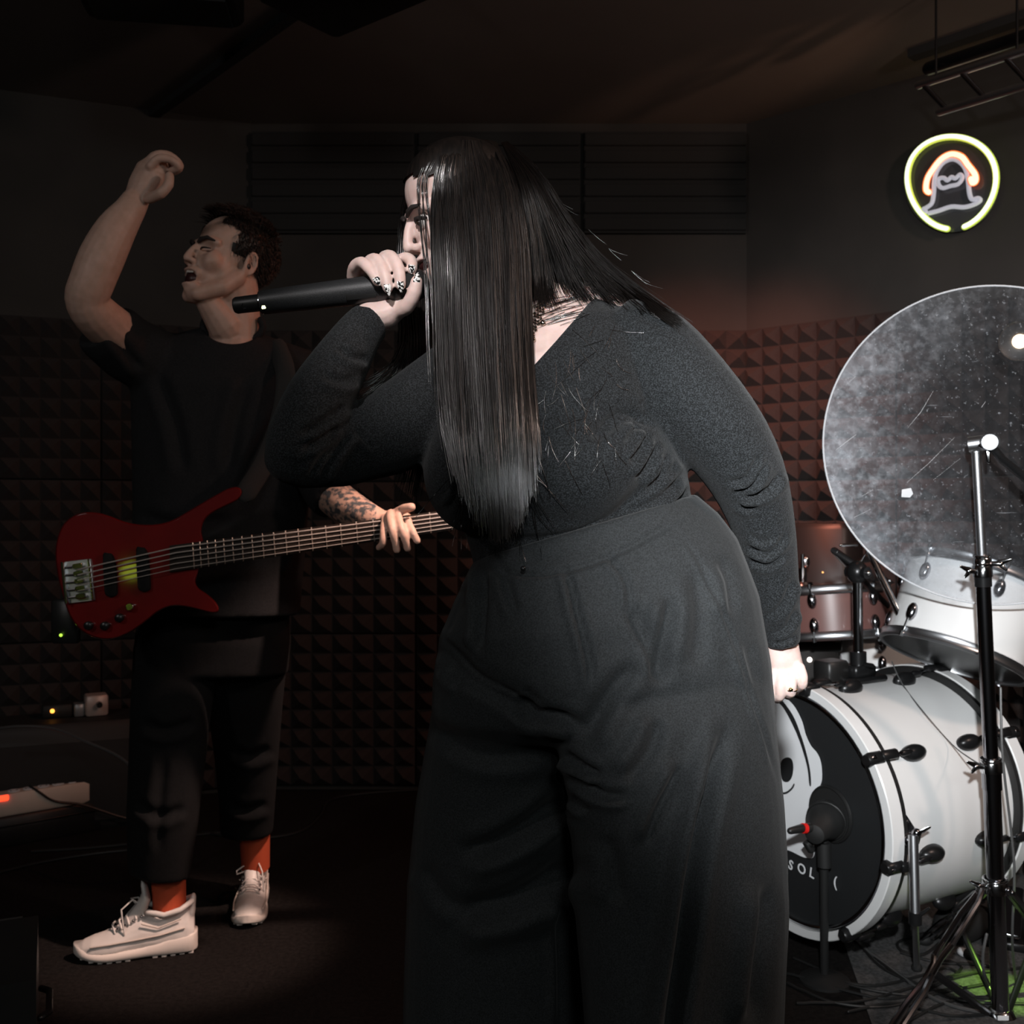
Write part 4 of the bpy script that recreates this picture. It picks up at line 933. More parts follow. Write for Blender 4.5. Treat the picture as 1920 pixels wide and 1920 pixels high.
# large scratched clear disc on the cymbal stand
def disc_mat():
    m = bpy.data.materials.new('scratched_clear_plastic'); m.use_nodes = True; nt = m.node_tree; N = nt.nodes; Lk = nt.links
    out = N['Material Output']; b = N['Principled BSDF']
    b.inputs['Base Color'].default_value = (.58, .61, .66, 1); b.inputs['Roughness'].default_value = .45; b.inputs['Specular IOR Level'].default_value = .15
    tr = N.new('ShaderNodeBsdfTransparent'); tr.inputs[0].default_value = (.93, .94, .95, 1)
    gl = N.new('ShaderNodeBsdfGlossy'); gl.inputs['Roughness'].default_value = .35; gl.inputs['Color'].default_value = (1, 1, 1, 1)
    tc = N.new('ShaderNodeTexCoord')
    def noise_(sc, det, lo, hi, rough=.6):
        n = N.new('ShaderNodeTexNoise'); n.inputs['Scale'].default_value = sc; n.inputs['Detail'].default_value = det; n.inputs['Roughness'].default_value = rough
        Lk.new(tc.outputs['Object'], n.inputs['Vector']); r = N.new('ShaderNodeMapRange'); r.inputs[1].default_value = lo; r.inputs[2].default_value = hi; Lk.new(n.outputs['Fac'], r.inputs[0]); return r.outputs[0]
    def mth(op, a, b_):
        q = N.new('ShaderNodeMath'); q.operation = op; q.use_clamp = op == 'ADD'
        for i, x in enumerate((a, b_)):
            if isinstance(x, (int, float)): q.inputs[i].default_value = x
            else: Lk.new(x, q.inputs[i])
        return q.outputs[0]
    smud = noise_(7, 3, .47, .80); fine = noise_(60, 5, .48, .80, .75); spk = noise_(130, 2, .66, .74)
    # smudge film thicker along the rim; brightness of the lit left side painted in
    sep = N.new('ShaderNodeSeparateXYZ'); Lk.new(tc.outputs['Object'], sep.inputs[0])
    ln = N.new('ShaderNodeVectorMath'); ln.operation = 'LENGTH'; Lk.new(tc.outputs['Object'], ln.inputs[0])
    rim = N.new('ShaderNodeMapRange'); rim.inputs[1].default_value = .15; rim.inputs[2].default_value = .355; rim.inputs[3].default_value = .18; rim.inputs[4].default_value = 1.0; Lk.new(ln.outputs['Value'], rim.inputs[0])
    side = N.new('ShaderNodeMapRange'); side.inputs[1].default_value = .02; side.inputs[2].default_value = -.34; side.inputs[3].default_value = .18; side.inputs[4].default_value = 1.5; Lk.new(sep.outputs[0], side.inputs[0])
    # long scratches
    mp_ = N.new('ShaderNodeMapping'); mp_.inputs['Rotation'].default_value = (0, math.radians(38), 0); mp_.inputs['Scale'].default_value = (9, 1, 170); Lk.new(tc.outputs['Object'], mp_.inputs[0])
    sc = N.new('ShaderNodeTexNoise'); sc.inputs['Scale'].default_value = 1.0; sc.inputs['Detail'].default_value = 2; Lk.new(mp_.outputs[0], sc.inputs['Vector'])
    sr = N.new('ShaderNodeMapRange'); sr.inputs[1].default_value = .70; sr.inputs[2].default_value = .78; Lk.new(sc.outputs['Fac'], sr.inputs[0])
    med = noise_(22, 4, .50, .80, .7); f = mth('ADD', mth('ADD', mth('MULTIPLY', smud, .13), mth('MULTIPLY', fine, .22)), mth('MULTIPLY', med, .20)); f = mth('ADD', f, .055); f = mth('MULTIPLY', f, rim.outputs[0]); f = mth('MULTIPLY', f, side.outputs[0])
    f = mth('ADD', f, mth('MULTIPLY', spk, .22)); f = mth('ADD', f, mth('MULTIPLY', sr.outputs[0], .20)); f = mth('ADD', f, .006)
    mx = N.new('ShaderNodeMixShader'); Lk.new(f, mx.inputs[0]); Lk.new(tr.outputs[0], mx.inputs[1]); Lk.new(b.outputs[0], mx.inputs[2])
    m2 = N.new('ShaderNodeMixShader'); m2.inputs[0].default_value = .0; Lk.new(mx.outputs[0], m2.inputs[1]); Lk.new(gl.outputs[0], m2.inputs[2])
    Lk.new(m2.outputs[0], out.inputs['Surface']); return m
DCc = W(1858, 830, 2.30); dn = Vector((-.20, -.97, .10)).normalized(); dR = .362
dsc = thing('clear_disc', DCc, 'large round scratched clear plastic disc mounted behind the chrome stand', 'disc')
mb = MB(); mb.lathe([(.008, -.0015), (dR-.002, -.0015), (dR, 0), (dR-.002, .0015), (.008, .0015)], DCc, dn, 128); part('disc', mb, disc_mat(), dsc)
mb = MB(); mb.torus(DCc, dn, dR, .0022, 128, 8); part('rim', mb, mat('plastic_rim', (.55, .57, .60), .25, spec=.7), dsc)
M_scr = mat('scratch', (.55, .56, .58), .5)
u = dn.cross(Vector((0, 0, 1))).normalized(); u = -u if u.x < 0 else u; vv = u.cross(dn); vv = -vv if vv.z < 0 else vv
def scr(pts, r):
    mb = MB(); mb.tube([onplane(x, y, DCc+dn*.0022, dn) for x, y in pts], [r*.35]+[r*.75]*(len(pts)-2)+[r*.35], 5); part('scratch', mb, M_scr, dsc)
scr([(1567, 844), (1585, 830), (1605, 815)], .0010); scr([(1702, 802), (1727, 772), (1750, 733)], .0006); scr([(1617, 930), (1637, 918)], .0008); scr([(1602, 970), (1632, 955)], .0008); scr([(1586, 722), (1604, 706)], .0006); scr([(1700, 905), (1740, 870), (1790, 820)], .0005); scr([(1750, 900), (1800, 860)], .0005); scr([(1840, 764), (1848, 753)], .0009)
mb = MB(); P = [onplane(x, y, DCc+dn*.0025, dn) for x, y in ((1691, 918), (1708, 915), (1712, 926), (1706, 933), (1690, 932))]; mb.loft([P, [p+dn*.0008 for p in P]]); part('sticker', mb, M_scr, dsc, False)
# red stage lamp seen through the disc
rl = thing('par_lamp', W(1925, 640, 2.9), 'lit orange stage lamp shining through the clear disc at the right edge', 'stage lamp')
pc_ = W(1912, 640, 2.95); fd = (Vector((0, 0, 1.1))-pc_).normalized()
mb = MB(); mb.lathe([(.045, -.12), (.055, -.11), (.06, -.01), (.056, 0), (.050, -.005)], pc_, fd, 28); part('housing', mb, M_black, rl)
mb = MB(); mb.lathe([(.003, .0), (.020, -.002), (.020, -.008), (.003, -.008)], pc_+fd*.004, fd, 24); part('bulb', mb, mat('amber_bulb', (1, .8, .6), emis=(1, .62, .35), estr=6), rl)
mb = MB(); mb.tube([pc_+Vector((.06, .05, 0)), (pc_.x+.08, pc_.y+.12, pc_.z), (pc_.x+.08, pc_.y+.12, .02)], .010, 8); part('stand', mb, M_bmetal, rl)

# ================================================================== cymbal stand in front of the disc
cs = thing('cymbal_stand', W(1872, 1905, 2.235), 'chrome tripod cymbal stand with double braced legs before the disc', 'cymbal stand')
s_top = W(1830, 838, 2.17); s_mid = W(1842, 1060, 2.185); s_m2 = W(1858, 1432, 2.21); s_col = W(1866, 1662, 2.222); s_bot = W(1876, 1900, 2.235)
mb = MB(); mb.cyl(s_top, s_mid, .0100, n=18); part('upper_tube', mb, M_hoop, cs)
mb = MB(); mb.cyl(s_mid, s_m2, .0152, n=20); part('middle_tube', mb, M_dchrome, cs)
mb = MB(); mb.cyl(s_m2, s_bot, .0182, n=22); part('lower_tube', mb, M_dchrome, cs)
ud = (s_top-s_bot).normalized()
def clamp(p, r, wing, nm='clamp'):
    mb = MB(); mb.lathe([(r, -.014), (r+.004, -.012), (r+.004, .010), (r+.001, .014), (r-.002, .014), (r-.002, -.014)], p, ud, 24, True)
    mb.torus(p+ud*.016, ud, r+.001, .003, 24, 8); c = part(nm, mb, M_chrome, cs)
    mb = MB(); mb.tube([p+wing*(r+.002), p+wing*(r+.020)], .006, 10); mb.tube([p+wing*(r+.018)+ud*.002, p+wing*(r+.040)+ud*.010], [.007, .003], 10, flat=(Vector((0, 1, 0)), .5)); mb.tube([p+wing*(r+.018), p+wing*(r+.030)-ud*.012], [.006, .003], 8, flat=(Vector((0, 1, 0)), .5)); part('wing_nut', mb, M_chrome, c)
clamp(s_mid+ud*.004, .0150, Vector((.85, -.5, 0)).normalized()); clamp(s_mid-ud*.012+Vector((0, 0, 0)), .0160, Vector((-.95, -.3, 0)).normalized())
clamp(s_m2-ud*.006, .0185, Vector((-.97, -.25, .05)).normalized()); clamp(s_col, .0225, Vector((-.96, -.25, .1)).normalized(), 'leg_collar')
mb = MB(); mb.cyl(s_mid-ud*.002, s_mid-ud*.045, .0175, n=20); part('sleeve', mb, M_bmetal, cs)
mb = MB(); mb.cyl(s_m2+ud*.002, s_m2-ud*.055, .0205, n=20); part('sleeve', mb, M_dchrome, cs)
# tilter and boom
tp = W(1832, 832, 2.165); bd = Vector((.72, -.55, -.02)).normalized()
mb = MB(); mb.cyl(W(1816, 834, 2.17), W(1846, 830, 2.155), .0165, n=22); mb.cyl(s_top-ud*.012, s_top+ud*.008, .012, n=16); tl = part('tilter', mb, M_hoop, cs)
mb = MB(); mb.cyl(W(1850, 829, 2.15), W(1856, 829, 2.12), .0165, n=22); part('tilter_cap', mb, M_hoop, tl)
mb = MB(); mb.tube([W(1838, 836, 2.14), W(1860, 846, 2.13)], [.005, .004], 8); mb.tube([W(1852, 845, 2.14), W(1854, 866, 2.14)], [.006, .004], 8); part('wing_nut', mb, M_chrome, tl)
mb = MB(); mb.tube([W(1852, 828, 2.16), W(1880, 862, 2.1), W(1990, 950, 1.95)], .0085, 12); part('boom_arm', mb, M_bmetal, cs)
mb = MB(); mb.tube([W(1846, 826, 2.165), W(1856, 826, 2.24), DCc+dn*.02], .0080, 10); mb.cyl(DCc+dn*.03, DCc-dn*.02, .0055, n=10); mb.cyl(DCc+dn*.012, DCc+dn*.003, .018, n=16); part('disc_arm', mb, M_bmetal, cs)
# tripod legs: pairs of flat bars, elbows and braces
def legpair(top, knee1, knee2, foot, sep):
    for s_ in (1, -1):
        o = sep*s_; mb = MB(); pts = [top+o*.35, top.lerp(knee1, .28)+o, knee1+o]
        mb.tube(pts, .0062, 8); part('leg', mb, M_dchrome, cs)
    mb = MB(); mb.tube([knee1+sep, knee1.lerp(knee2, .4)+sep*.4, knee2+sep*.35], .0062, 8); mb.tube([knee1-sep, knee1.lerp(knee2, .4)-sep*.4, knee2-sep*.35], .0062, 8); part('leg_joint', mb, M_chrome, cs)
    for s_ in (1, -1):
        o = sep*s_; mb = MB(); mb.tube([knee2+o*.4, knee2.lerp(foot, .2)+o, foot+o], .0066, 8); part('leg', mb, M_dchrome, cs)
    mb = MB(); mb.ell(foot+Vector((0, 0, .002)), (.022, .018, .016), None, 14, 8); part('rubber_foot', mb, M_rubber, cs)
ltop = W(1836, 1674, 2.20); k1 = W(1768, 1782, 2.13); k2 = W(1740, 1834, 2.10); fx = 2112/(2068-960); foot = W(1598, 2068, fx+.0); foot.z = .016
legpair(ltop, k1, k2, foot, Vector((.0185, .0, .012)))
rtop = W(1894, 1672, 2.20); rk = W(1940, 1740, 2.25); rfoot = W(2040, 1905, 2.34); rfoot.z = .016; legpair(rtop, W(1930, 1722, 2.24), W(1948, 1750, 2.26), rfoot, Vector((.012, 0, -.008)))
btop = s_col+Vector((0, .03, -.01)); bfoot = Vector((s_bot.x-.02, s_bot.y+.36, .016)); legpair(btop, btop.lerp(bfoot, .42), btop.lerp(bfoot, .55), bfoot, Vector((.012, 0, 0)))
for a, b in ((W(1748, 1822, 2.11), W(1852, 1898, 2.225)), (W(1946, 1746, 2.26), W(1890, 1898, 2.235)), (btop.lerp(bfoot, .5), s_bot+Vector((0, .02, .01)))):
    mb = MB(); mb.tube([a, b], .0080, 8, flat=(Vector((0, 1, 0)), .5)); part('brace', mb, M_bmetal, cs)
mb = MB(); mb.lathe([(.017, -.014), (.030, -.012), (.032, -.004), (.024, .008), (.019, .012), (.017, .012)], s_bot, ud, 28, True); bk = part('bottom_bracket', mb, M_chrome, cs)
mb = MB(); p = W(1881, 1909, 2.198); mb.box(p, (.024, .003, .010), None, .001); part('plate', mb, M_white, bk, False)

# kick drum microphone on its little stand
km = thing('kick_microphone', W(1540, 1790, 2.34), 'black kick drum microphone on low stand before the drum head', 'microphone')
kc = W(1548, 1540, 2.36); kd = Vector((.55, .80, .12)).normalized()
mb = MB(); mb.lathe([(.010, -.085), (.022, -.080), (.028, -.04), (.040, -.015), (.044, .02), (.036, .05), (.016, .062), (.002, .064)], kc, kd, 32); part('body', mb, M_rubber, km)
mb = MB(); mb.torus(kc+kd*.004, kd, .044, .003, 32, 8); part('grille_band', mb, M_black, km)
xa, xb = W(1518, 1552, 2.30), W(1482, 1558, 2.27)
mb = MB(); mb.tube([kc-kd*.06, xa, W(1508, 1553, 2.292)], [.012, .011, .010], 14); mb.tube([W(1504, 1553, 2.29), xb], [.0098, .0075], 14); part('plug', mb, M_black, km)
mb = MB(); mb.cyl(W(1511, 1553, 2.294), W(1505, 1553, 2.290), .0112, n=16); part('plug_ring', mb, mat('red_ring', (.5, .01, .01), .4, emis=(1, .02, .01), estr=.15), km)
ks = W(1545, 1575, 2.355); kf = W(1546, 1818, 2.40); kf.z = .012
mb = MB(); mb.cyl(ks, kf, .010, n=14); part('post', mb, M_rubber, km)
mb = MB(); mb.cyl(W(1545, 1580, 2.35), W(1546, 1625, 2.35), .016, n=14); mb.tube([W(1520, 1592, 2.34), W(1512, 1585, 2.335), W(1530, 1570, 2.35)], .010, 10); part('clip', mb, M_rubber, km)
mb = MB(); mb.lathe([(.01, .0), (.058, .0), (.058, .006), (.03, .016), (.011, .02)], Vector((kf.x, kf.y, .0)), (0, 0, 1), 32); part('base', mb, M_rubber, km)

# pedal and small floor gear by the drums
pd = thing('drum_pedal', W(1818, 1758, 2.58), 'black bass drum pedal and cushion under the drum shell', 'pedal')
c = W(1802, 1760, 2.62); c.z = .05; mb = MB(); mb.ell(c, (.085, .05, .05), Matrix.Rotation(.4, 3, 'Z')); part('cushion', mb, M_rubber, pd)
mb = MB(); mb.box((c.x+.14, c.y+.05, .012), (.10, .24, .022), Matrix.Rotation(-.5, 3, 'Z'), .004); part('base_plate', mb, M_bmetal, pd)
mb = MB(); mb.box((c.x+.14, c.y+.05, .06), (.075, .22, .012), Matrix.Rotation(-.5, 3, 'Z') @ Matrix.Rotation(.25, 3, 'X'), .004); part('footboard', mb, M_dchrome, pd)
mb = MB(); mb.tube([(c.x+.10, c.y+.13, .02), (c.x+.10, c.y+.13, .17), (c.x+.18, c.y+.17, .17), (c.x+.18, c.y+.17, .02)], .008, 8); part('frame', mb, M_bmetal, pd)

# white cable plug on the floor, cables
def floor_pt(px, py, z=.006):
    d = (1.1-z)*1920/(py-960); p = W(px, py, d); p.z = z; return p
def cable(pts, r, m, label, group=None, free=()):
    P = [floor_pt(x, y, r+.001+(q[0] if q else 0)) for x, y, *q in pts]; P = [Vector(p) for p in crom(P, 6)]
    for p in P: p.z = max(p.z, r+.0005+(.003 if p.x > .66 else 0))
    mb = MB(); mb.tube(P, r, 7); return single('cable', mb, m, label, 'cable', group)
CG = 'tangled cables around the cymbal stand'; CLb = 'thin black cable in the tangle on the floor around the cymbal stand'
M_cab = mat('black_cable', (.014, .014, .014), .42)
M_cabg = mat('grey_cable', (.07, .07, .07), .40)
for pts in ([(1480, 1800), (1540, 1822), (1600, 1850), (1700, 1866), (1800, 1850)], [(1475, 1826), (1580, 1858), (1680, 1870), (1760, 1842), (1830, 1828)], [(1600, 1760), (1650, 1812), (1720, 1850), (1800, 1880), (1930, 1886)],
            [(1478, 1848), (1560, 1880), (1660, 1890), (1760, 1862), (1850, 1846)], [(1500, 1880), (1600, 1878), (1700, 1858), (1790, 1830), (1880, 1820)], [(1640, 1794), (1700, 1836), (1745, 1850), (1800, 1816), (1760, 1800)],
            [(1690, 1790), (1760, 1806), (1830, 1812), (1890, 1818), (1940, 1806)], [(1560, 1840), (1640, 1850), (1720, 1834), (1770, 1816), (1800, 1822)], [(1700, 1925), (1760, 1886), (1830, 1872), (1900, 1876)], [(1590, 1900), (1680, 1880), (1740, 1895), (1800, 1906), (1900, 1900)]):
    cable([(x+RNG.normal(0, 3), y+RNG.normal(0, 2)) for x, y in pts], .0034, M_cab, CLb, CG)
cable([(1580, 1716, .05), (1592, 1745, .02), (1640, 1795), (1690, 1832), (1740, 1868), (1800, 1892), (1880, 1905)], .0042, M_cabg, 'grey cable running from the kick microphone across the floor', None)
cable([(1756, 1752), (1700, 1762), (1682, 1772), (1694, 1786), (1730, 1792), (1765, 1768), (1780, 1740, .03)], .0036, M_cab, 'black cable coiled in one open loop behind the chrome drum spur', None)
mb = MB(); a = floor_pt(1802, 1784, .014); b = floor_pt(1838, 1798, .012); mb.tube([a, a.lerp(b, .3)], [.010, .0115], 12); 
pg = thing('cable_plug', a, 'black cable plug with white collar lying left of the cymbal stand tube', 'plug'); part('collar', mb, M_scr, pg)
mb = MB(); mb.tube([a.lerp(b, .3), b], [.012, .008], 12); part('body', mb, M_rubber, pg)
# thin wire hanging from the tilted tom down to the stand
mb = MB(); P = [onshell(1690, 1286)[0]+Vector((0, -.006, .006)), onshell(1728, 1338)[0]+Vector((0, -.012, .006)), onshell(1778, 1392)[0]+Vector((0, -.02, .0)), W(1822, 1424, 2.25), W(1844, 1436, 2.19)]
mb.tube([Vector(p) for p in crom([W(1672, 1240, 2.48)]+P, 5)], .0016, 6); single('wire', mb, M_cabg, 'thin dark wire draped over the white bass drum shell to the stand', 'cable')
mb = MB(); P = [W(1876, 1290, 2.26), W(1880, 1420, 2.24), W(1896, 1560, 2.24), W(1902, 1640, 2.24), W(1898, 1760, 2.26), floor_pt(1905, 1842)]; mb.tube([Vector(p) for p in crom(P, 6)], .0028, 7); single('cable', mb, M_cabg, 'grey cable hanging down along the cymbal stand\'s right', 'cable')
mb = MB(); P = [W(1850, 1752, 2.2), W(1843, 1790, 2.2), W(1846, 1830, 2.22), floor_pt(1862, 1862), floor_pt(1900, 1880)]; mb.tube([Vector(p) for p in crom(P, 6)], .0032, 7); single('cable', mb, M_cabg, 'short cable bending to the floor in the green light', 'cable')
# ================================================================== the bassist
bassist = thing('person', (-.78, 2.6, 0), 'singing bassist in black t-shirt and white sneakers with one fist raised', 'person')
GC = W(428, 497, 2.50); GM = frame((-.66, -.70, .25), roll=.02)
gm = head_mesh(0.0030, mouth_open=0.023, squint=1.0); GT = place_mesh(gm, GM, GC, 1.0)
def gl_(x, y, z): return GT @ Vector((x, y, z))
mb = MB()
mb.tube([gl_(0, .022, -.03), W(440, 575, 2.52), W(440, 635, 2.53), W(435, 690, 2.53)], [.058, .060, .064, .085], 20)
mb.tube([gl_(0, -.045, -.095), W(424, 612, 2.49)], [.026, .045], 14)
mb.tube([W(300, 680, 2.52), W(435, 668, 2.54), W(560, 700, 2.54)], [.045, .060, .045], 16)
mb.ell(W(425, 800, 2.55), (.11, .055, .18))
# raised right arm
ua = [((275, 672, 2.50), .050), ((225, 630, 2.42), .056), ((178, 588, 2.33), .050), ((163, 560, 2.30), .047), ((172, 530, 2.29), .0475), ((192, 480, 2.29), .0485), ((218, 430, 2.30), .043), ((242, 396, 2.31), .034), ((254, 376, 2.32), .030)]
UA = crom([W(*p) for p, r in ua], 3); UR = [r[0] for r in crom([(r, 0, 0) for p, r in ua], 3)]; mb.tube(UA, UR, 18)
mb.tube([W(252, 380, 2.32), W(266, 352, 2.325), W(282, 325, 2.33), W(290, 316, 2.33)], [.030, .038, .041, .034], 16, flat=(Vector((.5, .8, .2)), .62))
for k, (p, r) in enumerate([
  ([(282, 312, 2.30), (298, 297, 2.295), (322, 300, 2.30), (336, 314, 2.31), (322, 320, 2.32)], .0105), ([(276, 310, 2.325), (292, 292, 2.32), (318, 292, 2.325), (338, 312, 2.335), (326, 322, 2.34)], .0110),
  ([(274, 312, 2.35), (288, 293, 2.35), (312, 291, 2.35), (332, 306, 2.355), (324, 320, 2.355)], .0108), ([(276, 318, 2.375), (288, 300, 2.38), (308, 298, 2.38), (322, 310, 2.38), (312, 322, 2.375)], .0095),
  ([(280, 372, 2.30), (302, 362, 2.285), (316, 346, 2.285), (318, 330, 2.29)], .0125)]):
    chain(mb, p, r, r*.82, 10)
# fretting arm
fa = [((570, 722, 2.53), .050), ((592, 800, 2.50), .054), ((596, 885, 2.46), .048), ((620, 925, 2.42), .045), ((655, 953, 2.38), .0425), ((695, 974, 2.335), .035), ((722, 985, 2.32), .030)]
FA = crom([W(*p) for p, r in fa], 3); FR = [r[0] for r in crom([(r, 0, 0) for p, r in fa], 3)]; mb.tube(FA, FR, 18)
mb.tube([W(716, 984, 2.325), W(738, 984, 2.318), W(756, 982, 2.315)], [.030, .036, .028], 14, flat=(Vector((0, 1, 0)), .55))
GB = 2.268
for p, r in [([(722, 970, 2.30), (721, 981, 2.262), (719, 1000, 2.238), (718, 1018, 2.236), (711, 1027, 2.248)], .0092), ([(733, 962, 2.300), (731, 966, 2.262), (734, 988, 2.232), (740, 1011, 2.232), (744, 1031, 2.244)], .0098),
             ([(748, 961, 2.300), (746, 966, 2.262), (752, 989, 2.232), (760, 1010, 2.232), (764, 1028, 2.244)], .0098), ([(766, 976, 2.300), (765, 979, 2.262), (773, 996, 2.236), (782, 1014, 2.236)], .0094),
             ([(738, 975, 2.300), (744, 962, 2.285), (758, 954, 2.262), (771, 951, 2.252)], .0118)]:
    chain(mb, p, r, r*.88, 10)
# legs down to the feet, inside the trousers
ank1 = W(318, 1690, 2.58); ank2 = W(479, 1618, 2.86)
mb.tube([W(430, 1080, 2.54), W(330, 1200, 2.55), W(302, 1400, 2.56), W(314, 1600, 2.578), ank1], [.12, .07, .055, .040, .037], 14)
mb.tube([W(430, 1080, 2.54), W(470, 1200, 2.58), W(462, 1370, 2.70), W(476, 1540, 2.82), ank2], [.12, .07, .055, .042, .036], 14)
mb.tube([W(420, 1090, 2.55), W(420, 800, 2.55)], [.08, .065], 14)
gb = remesh_me(join([gm, mb.mesh('b')]), .0031, 3)
# ink covers the fretting forearm
M_tat = mat('tattooed_skin', (0.42, 0.27, 0.21), 0.5, sss=.1, noise_s=75, noise_c=(0.060, 0.065, 0.070), detail=3, lo=.42, hi=.56)
body2 = part('body', gb, [M_skin2, M_tat], bassist, 'all', fixn=False)
vv_ = getv(gb)+np.array(bassist.location); PP = proj(vv_)
ink = (PP[:, 0] > 560) & (PP[:, 0] < 706) & (PP[:, 1] > 880) & (PP[:, 1] < 990) & (vv_[:, 1] < 2.46)
mi = np.zeros(len(gb.polygons), dtype=np.int32)
for i, p in enumerate(gb.polygons):
    if ink[p.vertices[0]]: mi[i] = 1
gb.polygons.foreach_set('material_index', mi)
for s in (1, -1):
    mb = MB(); mb.tube([gl_(s*x, y, z) for x, y, z in ((.049, -.073, .021), (.036, -.0875, .026), (.022, -.0935, .022), (.012, -.0945, .015))], [.0025, .0048, .0052, .0035], 8); part('eyebrow', mb, M_brow, bassist)
    mb = MB(); mb.tube([gl_(s*x, y, z) for x, y, z in ((.045, -.0765, .001), (.037, -.0865, .000), (.029, -.0895, -.0005), (.020, -.0875, -.001), (.016, -.085, -.002))], [.0012, .0022, .0026, .0022, .0012], 8); part('eyelash', mb, M_brow, bassist)
mb = MB(); mb.ell(gl_(0, -.081, -.073), (.021, .0140, .0165), GM); part('mouth', mb, M_dark, bassist)
mb = MB(); mb.tube([gl_(-.014, -.090, -.0600), gl_(0, -.0955, -.0595), gl_(.014, -.090, -.0600)], [.0022, .0030, .0022], 8); part('teeth', mb, M_teeth, bassist)
mb = MB(); mb.ell(gl_(.072, .012, -.010), (.008, .010, .010)); part('in_ear_monitor', mb, M_black, bassist)
# short hair
cap = MB(); cap.ell((0, .016, .050), (.0775, .0980, .0815), n=44, m=30)
keep = []
for f in cap.f:
    if len(f) != 4: continue
    x, y, z = [sum(cap.v[i][k] for i in f)/4 for k in range(3)]
    front = z > .088-.30*max(0, -y-.02)*0+(.020 if abs(x) < .04 else -.012) if y < -.030 else True
    sideb = z > (.012 if y < .0 else (.002 if y < .03 else -.055))
    if front and sideb: keep.append(f)
hm2 = MB(); hm2.v = [tuple(GT @ Vector(v)) for v in cap.v]; hm2.f = keep
for _ in range(4200):
    th = RNG.uniform(0, 2*math.pi); ph = math.acos(RNG.uniform(-.72, 1)); d = Vector((math.sin(ph)*math.cos(th), math.sin(ph)*math.sin(th), math.cos(ph)))
    x, y, z = .078*d.x, .016+.099*d.y, .050+.082*d.z
    if y < -.030 and z < (.104 if abs(x) < .04 else .074): continue
    if z < (.014 if y < 0 else (.004 if y < .03 else -.055)): continue
    l = RNG.uniform(.014, .030)*(1.3 if z > .09 else .6); fl = Vector((RNG.normal(0, .3), -.5 if z > .09 else .3, -.9 if z < .09 else -.15))
    p0 = Vector((x, y, z)); p1 = p0+(d*.5+fl*.45).normalized()*l*.55+d*.002; p2 = p1+(d*.05+fl).normalized()*l*.6+d*.001
    P = [GT @ p for p in (p0, p1, p2)]; n0 = hm2
    t_ = (P[2]-P[0]).normalized(); u_ = t_.orthogonal().normalized(); v_ = t_.cross(u_)
    ids = [hm2.ring([p+(u_*math.cos(a)+v_*math.sin(a))*r for a in (0, 2.1, 4.2)]) for p, r in zip(P, (.0011, .0010, .0003))]
    hm2.bridge(ids[0], ids[1]); hm2.bridge(ids[1], ids[2])
part('hair', hm2, M_hair2, bassist, 'all', fixn=False)
# t-shirt
mb = MB()
rings(mb, [((380, 628, 2.54), (496, 640, 2.55), .085), ((330, 640, 2.53), (532, 662, 2.55), .092), ((268, 662, 2.53), (572, 690, 2.55), .105), ((244, 715, 2.53), (590, 750, 2.55), .128), ((246, 820, 2.53), (590, 850, 2.55), .135), ((248, 950, 2.53), (578, 960, 2.55), .138), ((246, 1060, 2.54), (570, 1060, 2.55), .140), ((244, 1150, 2.54), (562, 1150, 2.55), .142)])
mb.tube([W(300, 700, 2.53), W(380, 690, 2.54), W(480, 700, 2.55), W(565, 718, 2.55)], [.085, .10, .10, .085], 18)
mb.tube([W(300, 685, 2.52), W(238, 652, 2.46), W(204, 622, 2.41), W(196, 612, 2.40)], [.085, .080, .076, .074], 20, False)
mb.tube([W(566, 715, 2.54), W(594, 800, 2.51), W(602, 885, 2.465), W(622, 922, 2.43), W(632, 932, 2.42)], [.082, .076, .070, .066, .064], 20, False)
ts = remesh(mb, .0065, 7)
folds(ts, [([(290, 690), (330, 800), (345, 900)], 12, .010), ([(470, 700), (440, 800), (430, 900)], 12, .010), ([(540, 760), (480, 860), (440, 960)], 12, .010), ([(205, 610), (230, 650), (270, 700)], 9, .01), ([(600, 860), (620, 890), (640, 910)], 8, .006), ([(250, 960), (330, 985), (440, 970)], 12, .012)])
bm = bmesh.new(); bm.from_mesh(ts); kill = []
ncx, ncy = 436, 618
for f in bm.faces:
    c = f.calc_center_median(); q = GT.inverted() @ c; px, py = 960+c.x/c.y*1920, 960-(c.z-1.1)/c.y*1920
    if c.y < 2.62 and ((px-437)/56)**2+((py-612)/33)**2 < 1: kill.append(f)
bmesh.ops.delete(bm, geom=kill, context='FACES')
for v in bm.verts:
    if v.is_boundary and v.co.y < 2.64:
        px, py = 960+v.co.x/v.co.y*1920, 960-(v.co.z-1.1)/v.co.y*1920; e = math.hypot((px-437)/56, (py-612)/33)
        if .75 < e < 1.3: v.co = W(437+(px-437)/e*1.0, 612+(py-612)/e*1.0, v.co.y)
bm.to_mesh(ts); bm.free()
tee = part('t_shirt', ts, M_tee, bassist, 'all', fixn=False); so = tee.modifiers.new('thick', 'SOLIDIFY'); so.thickness = .003; so.offset = -1
bvh_s = BVHTree.FromPolygons([tuple(v.co+bassist.location) for v in ts.vertices], [tuple(p.vertices) for p in ts.polygons])
cl_ = []
for a in np.linspace(-.35, math.pi+.35, 34):
    q = ondepth(437+66*math.cos(a), 612+41*math.sin(a), 2.5, .002, (bvh_s,)); cl_.append(W(437+55.5*math.cos(a), 612+33*math.sin(a), min(q.y, 2.56)+.004))
for i in range(1, len(cl_)-1):
    if abs(cl_[i].y-(cl_[i-1].y+cl_[i+1].y)/2) > .02: cl_[i].y = (cl_[i-1].y+cl_[i+1].y)/2
mb = MB(); mb.tube(cl_, .0095, 8); part('collar', mb, M_tee, bassist, 'all')
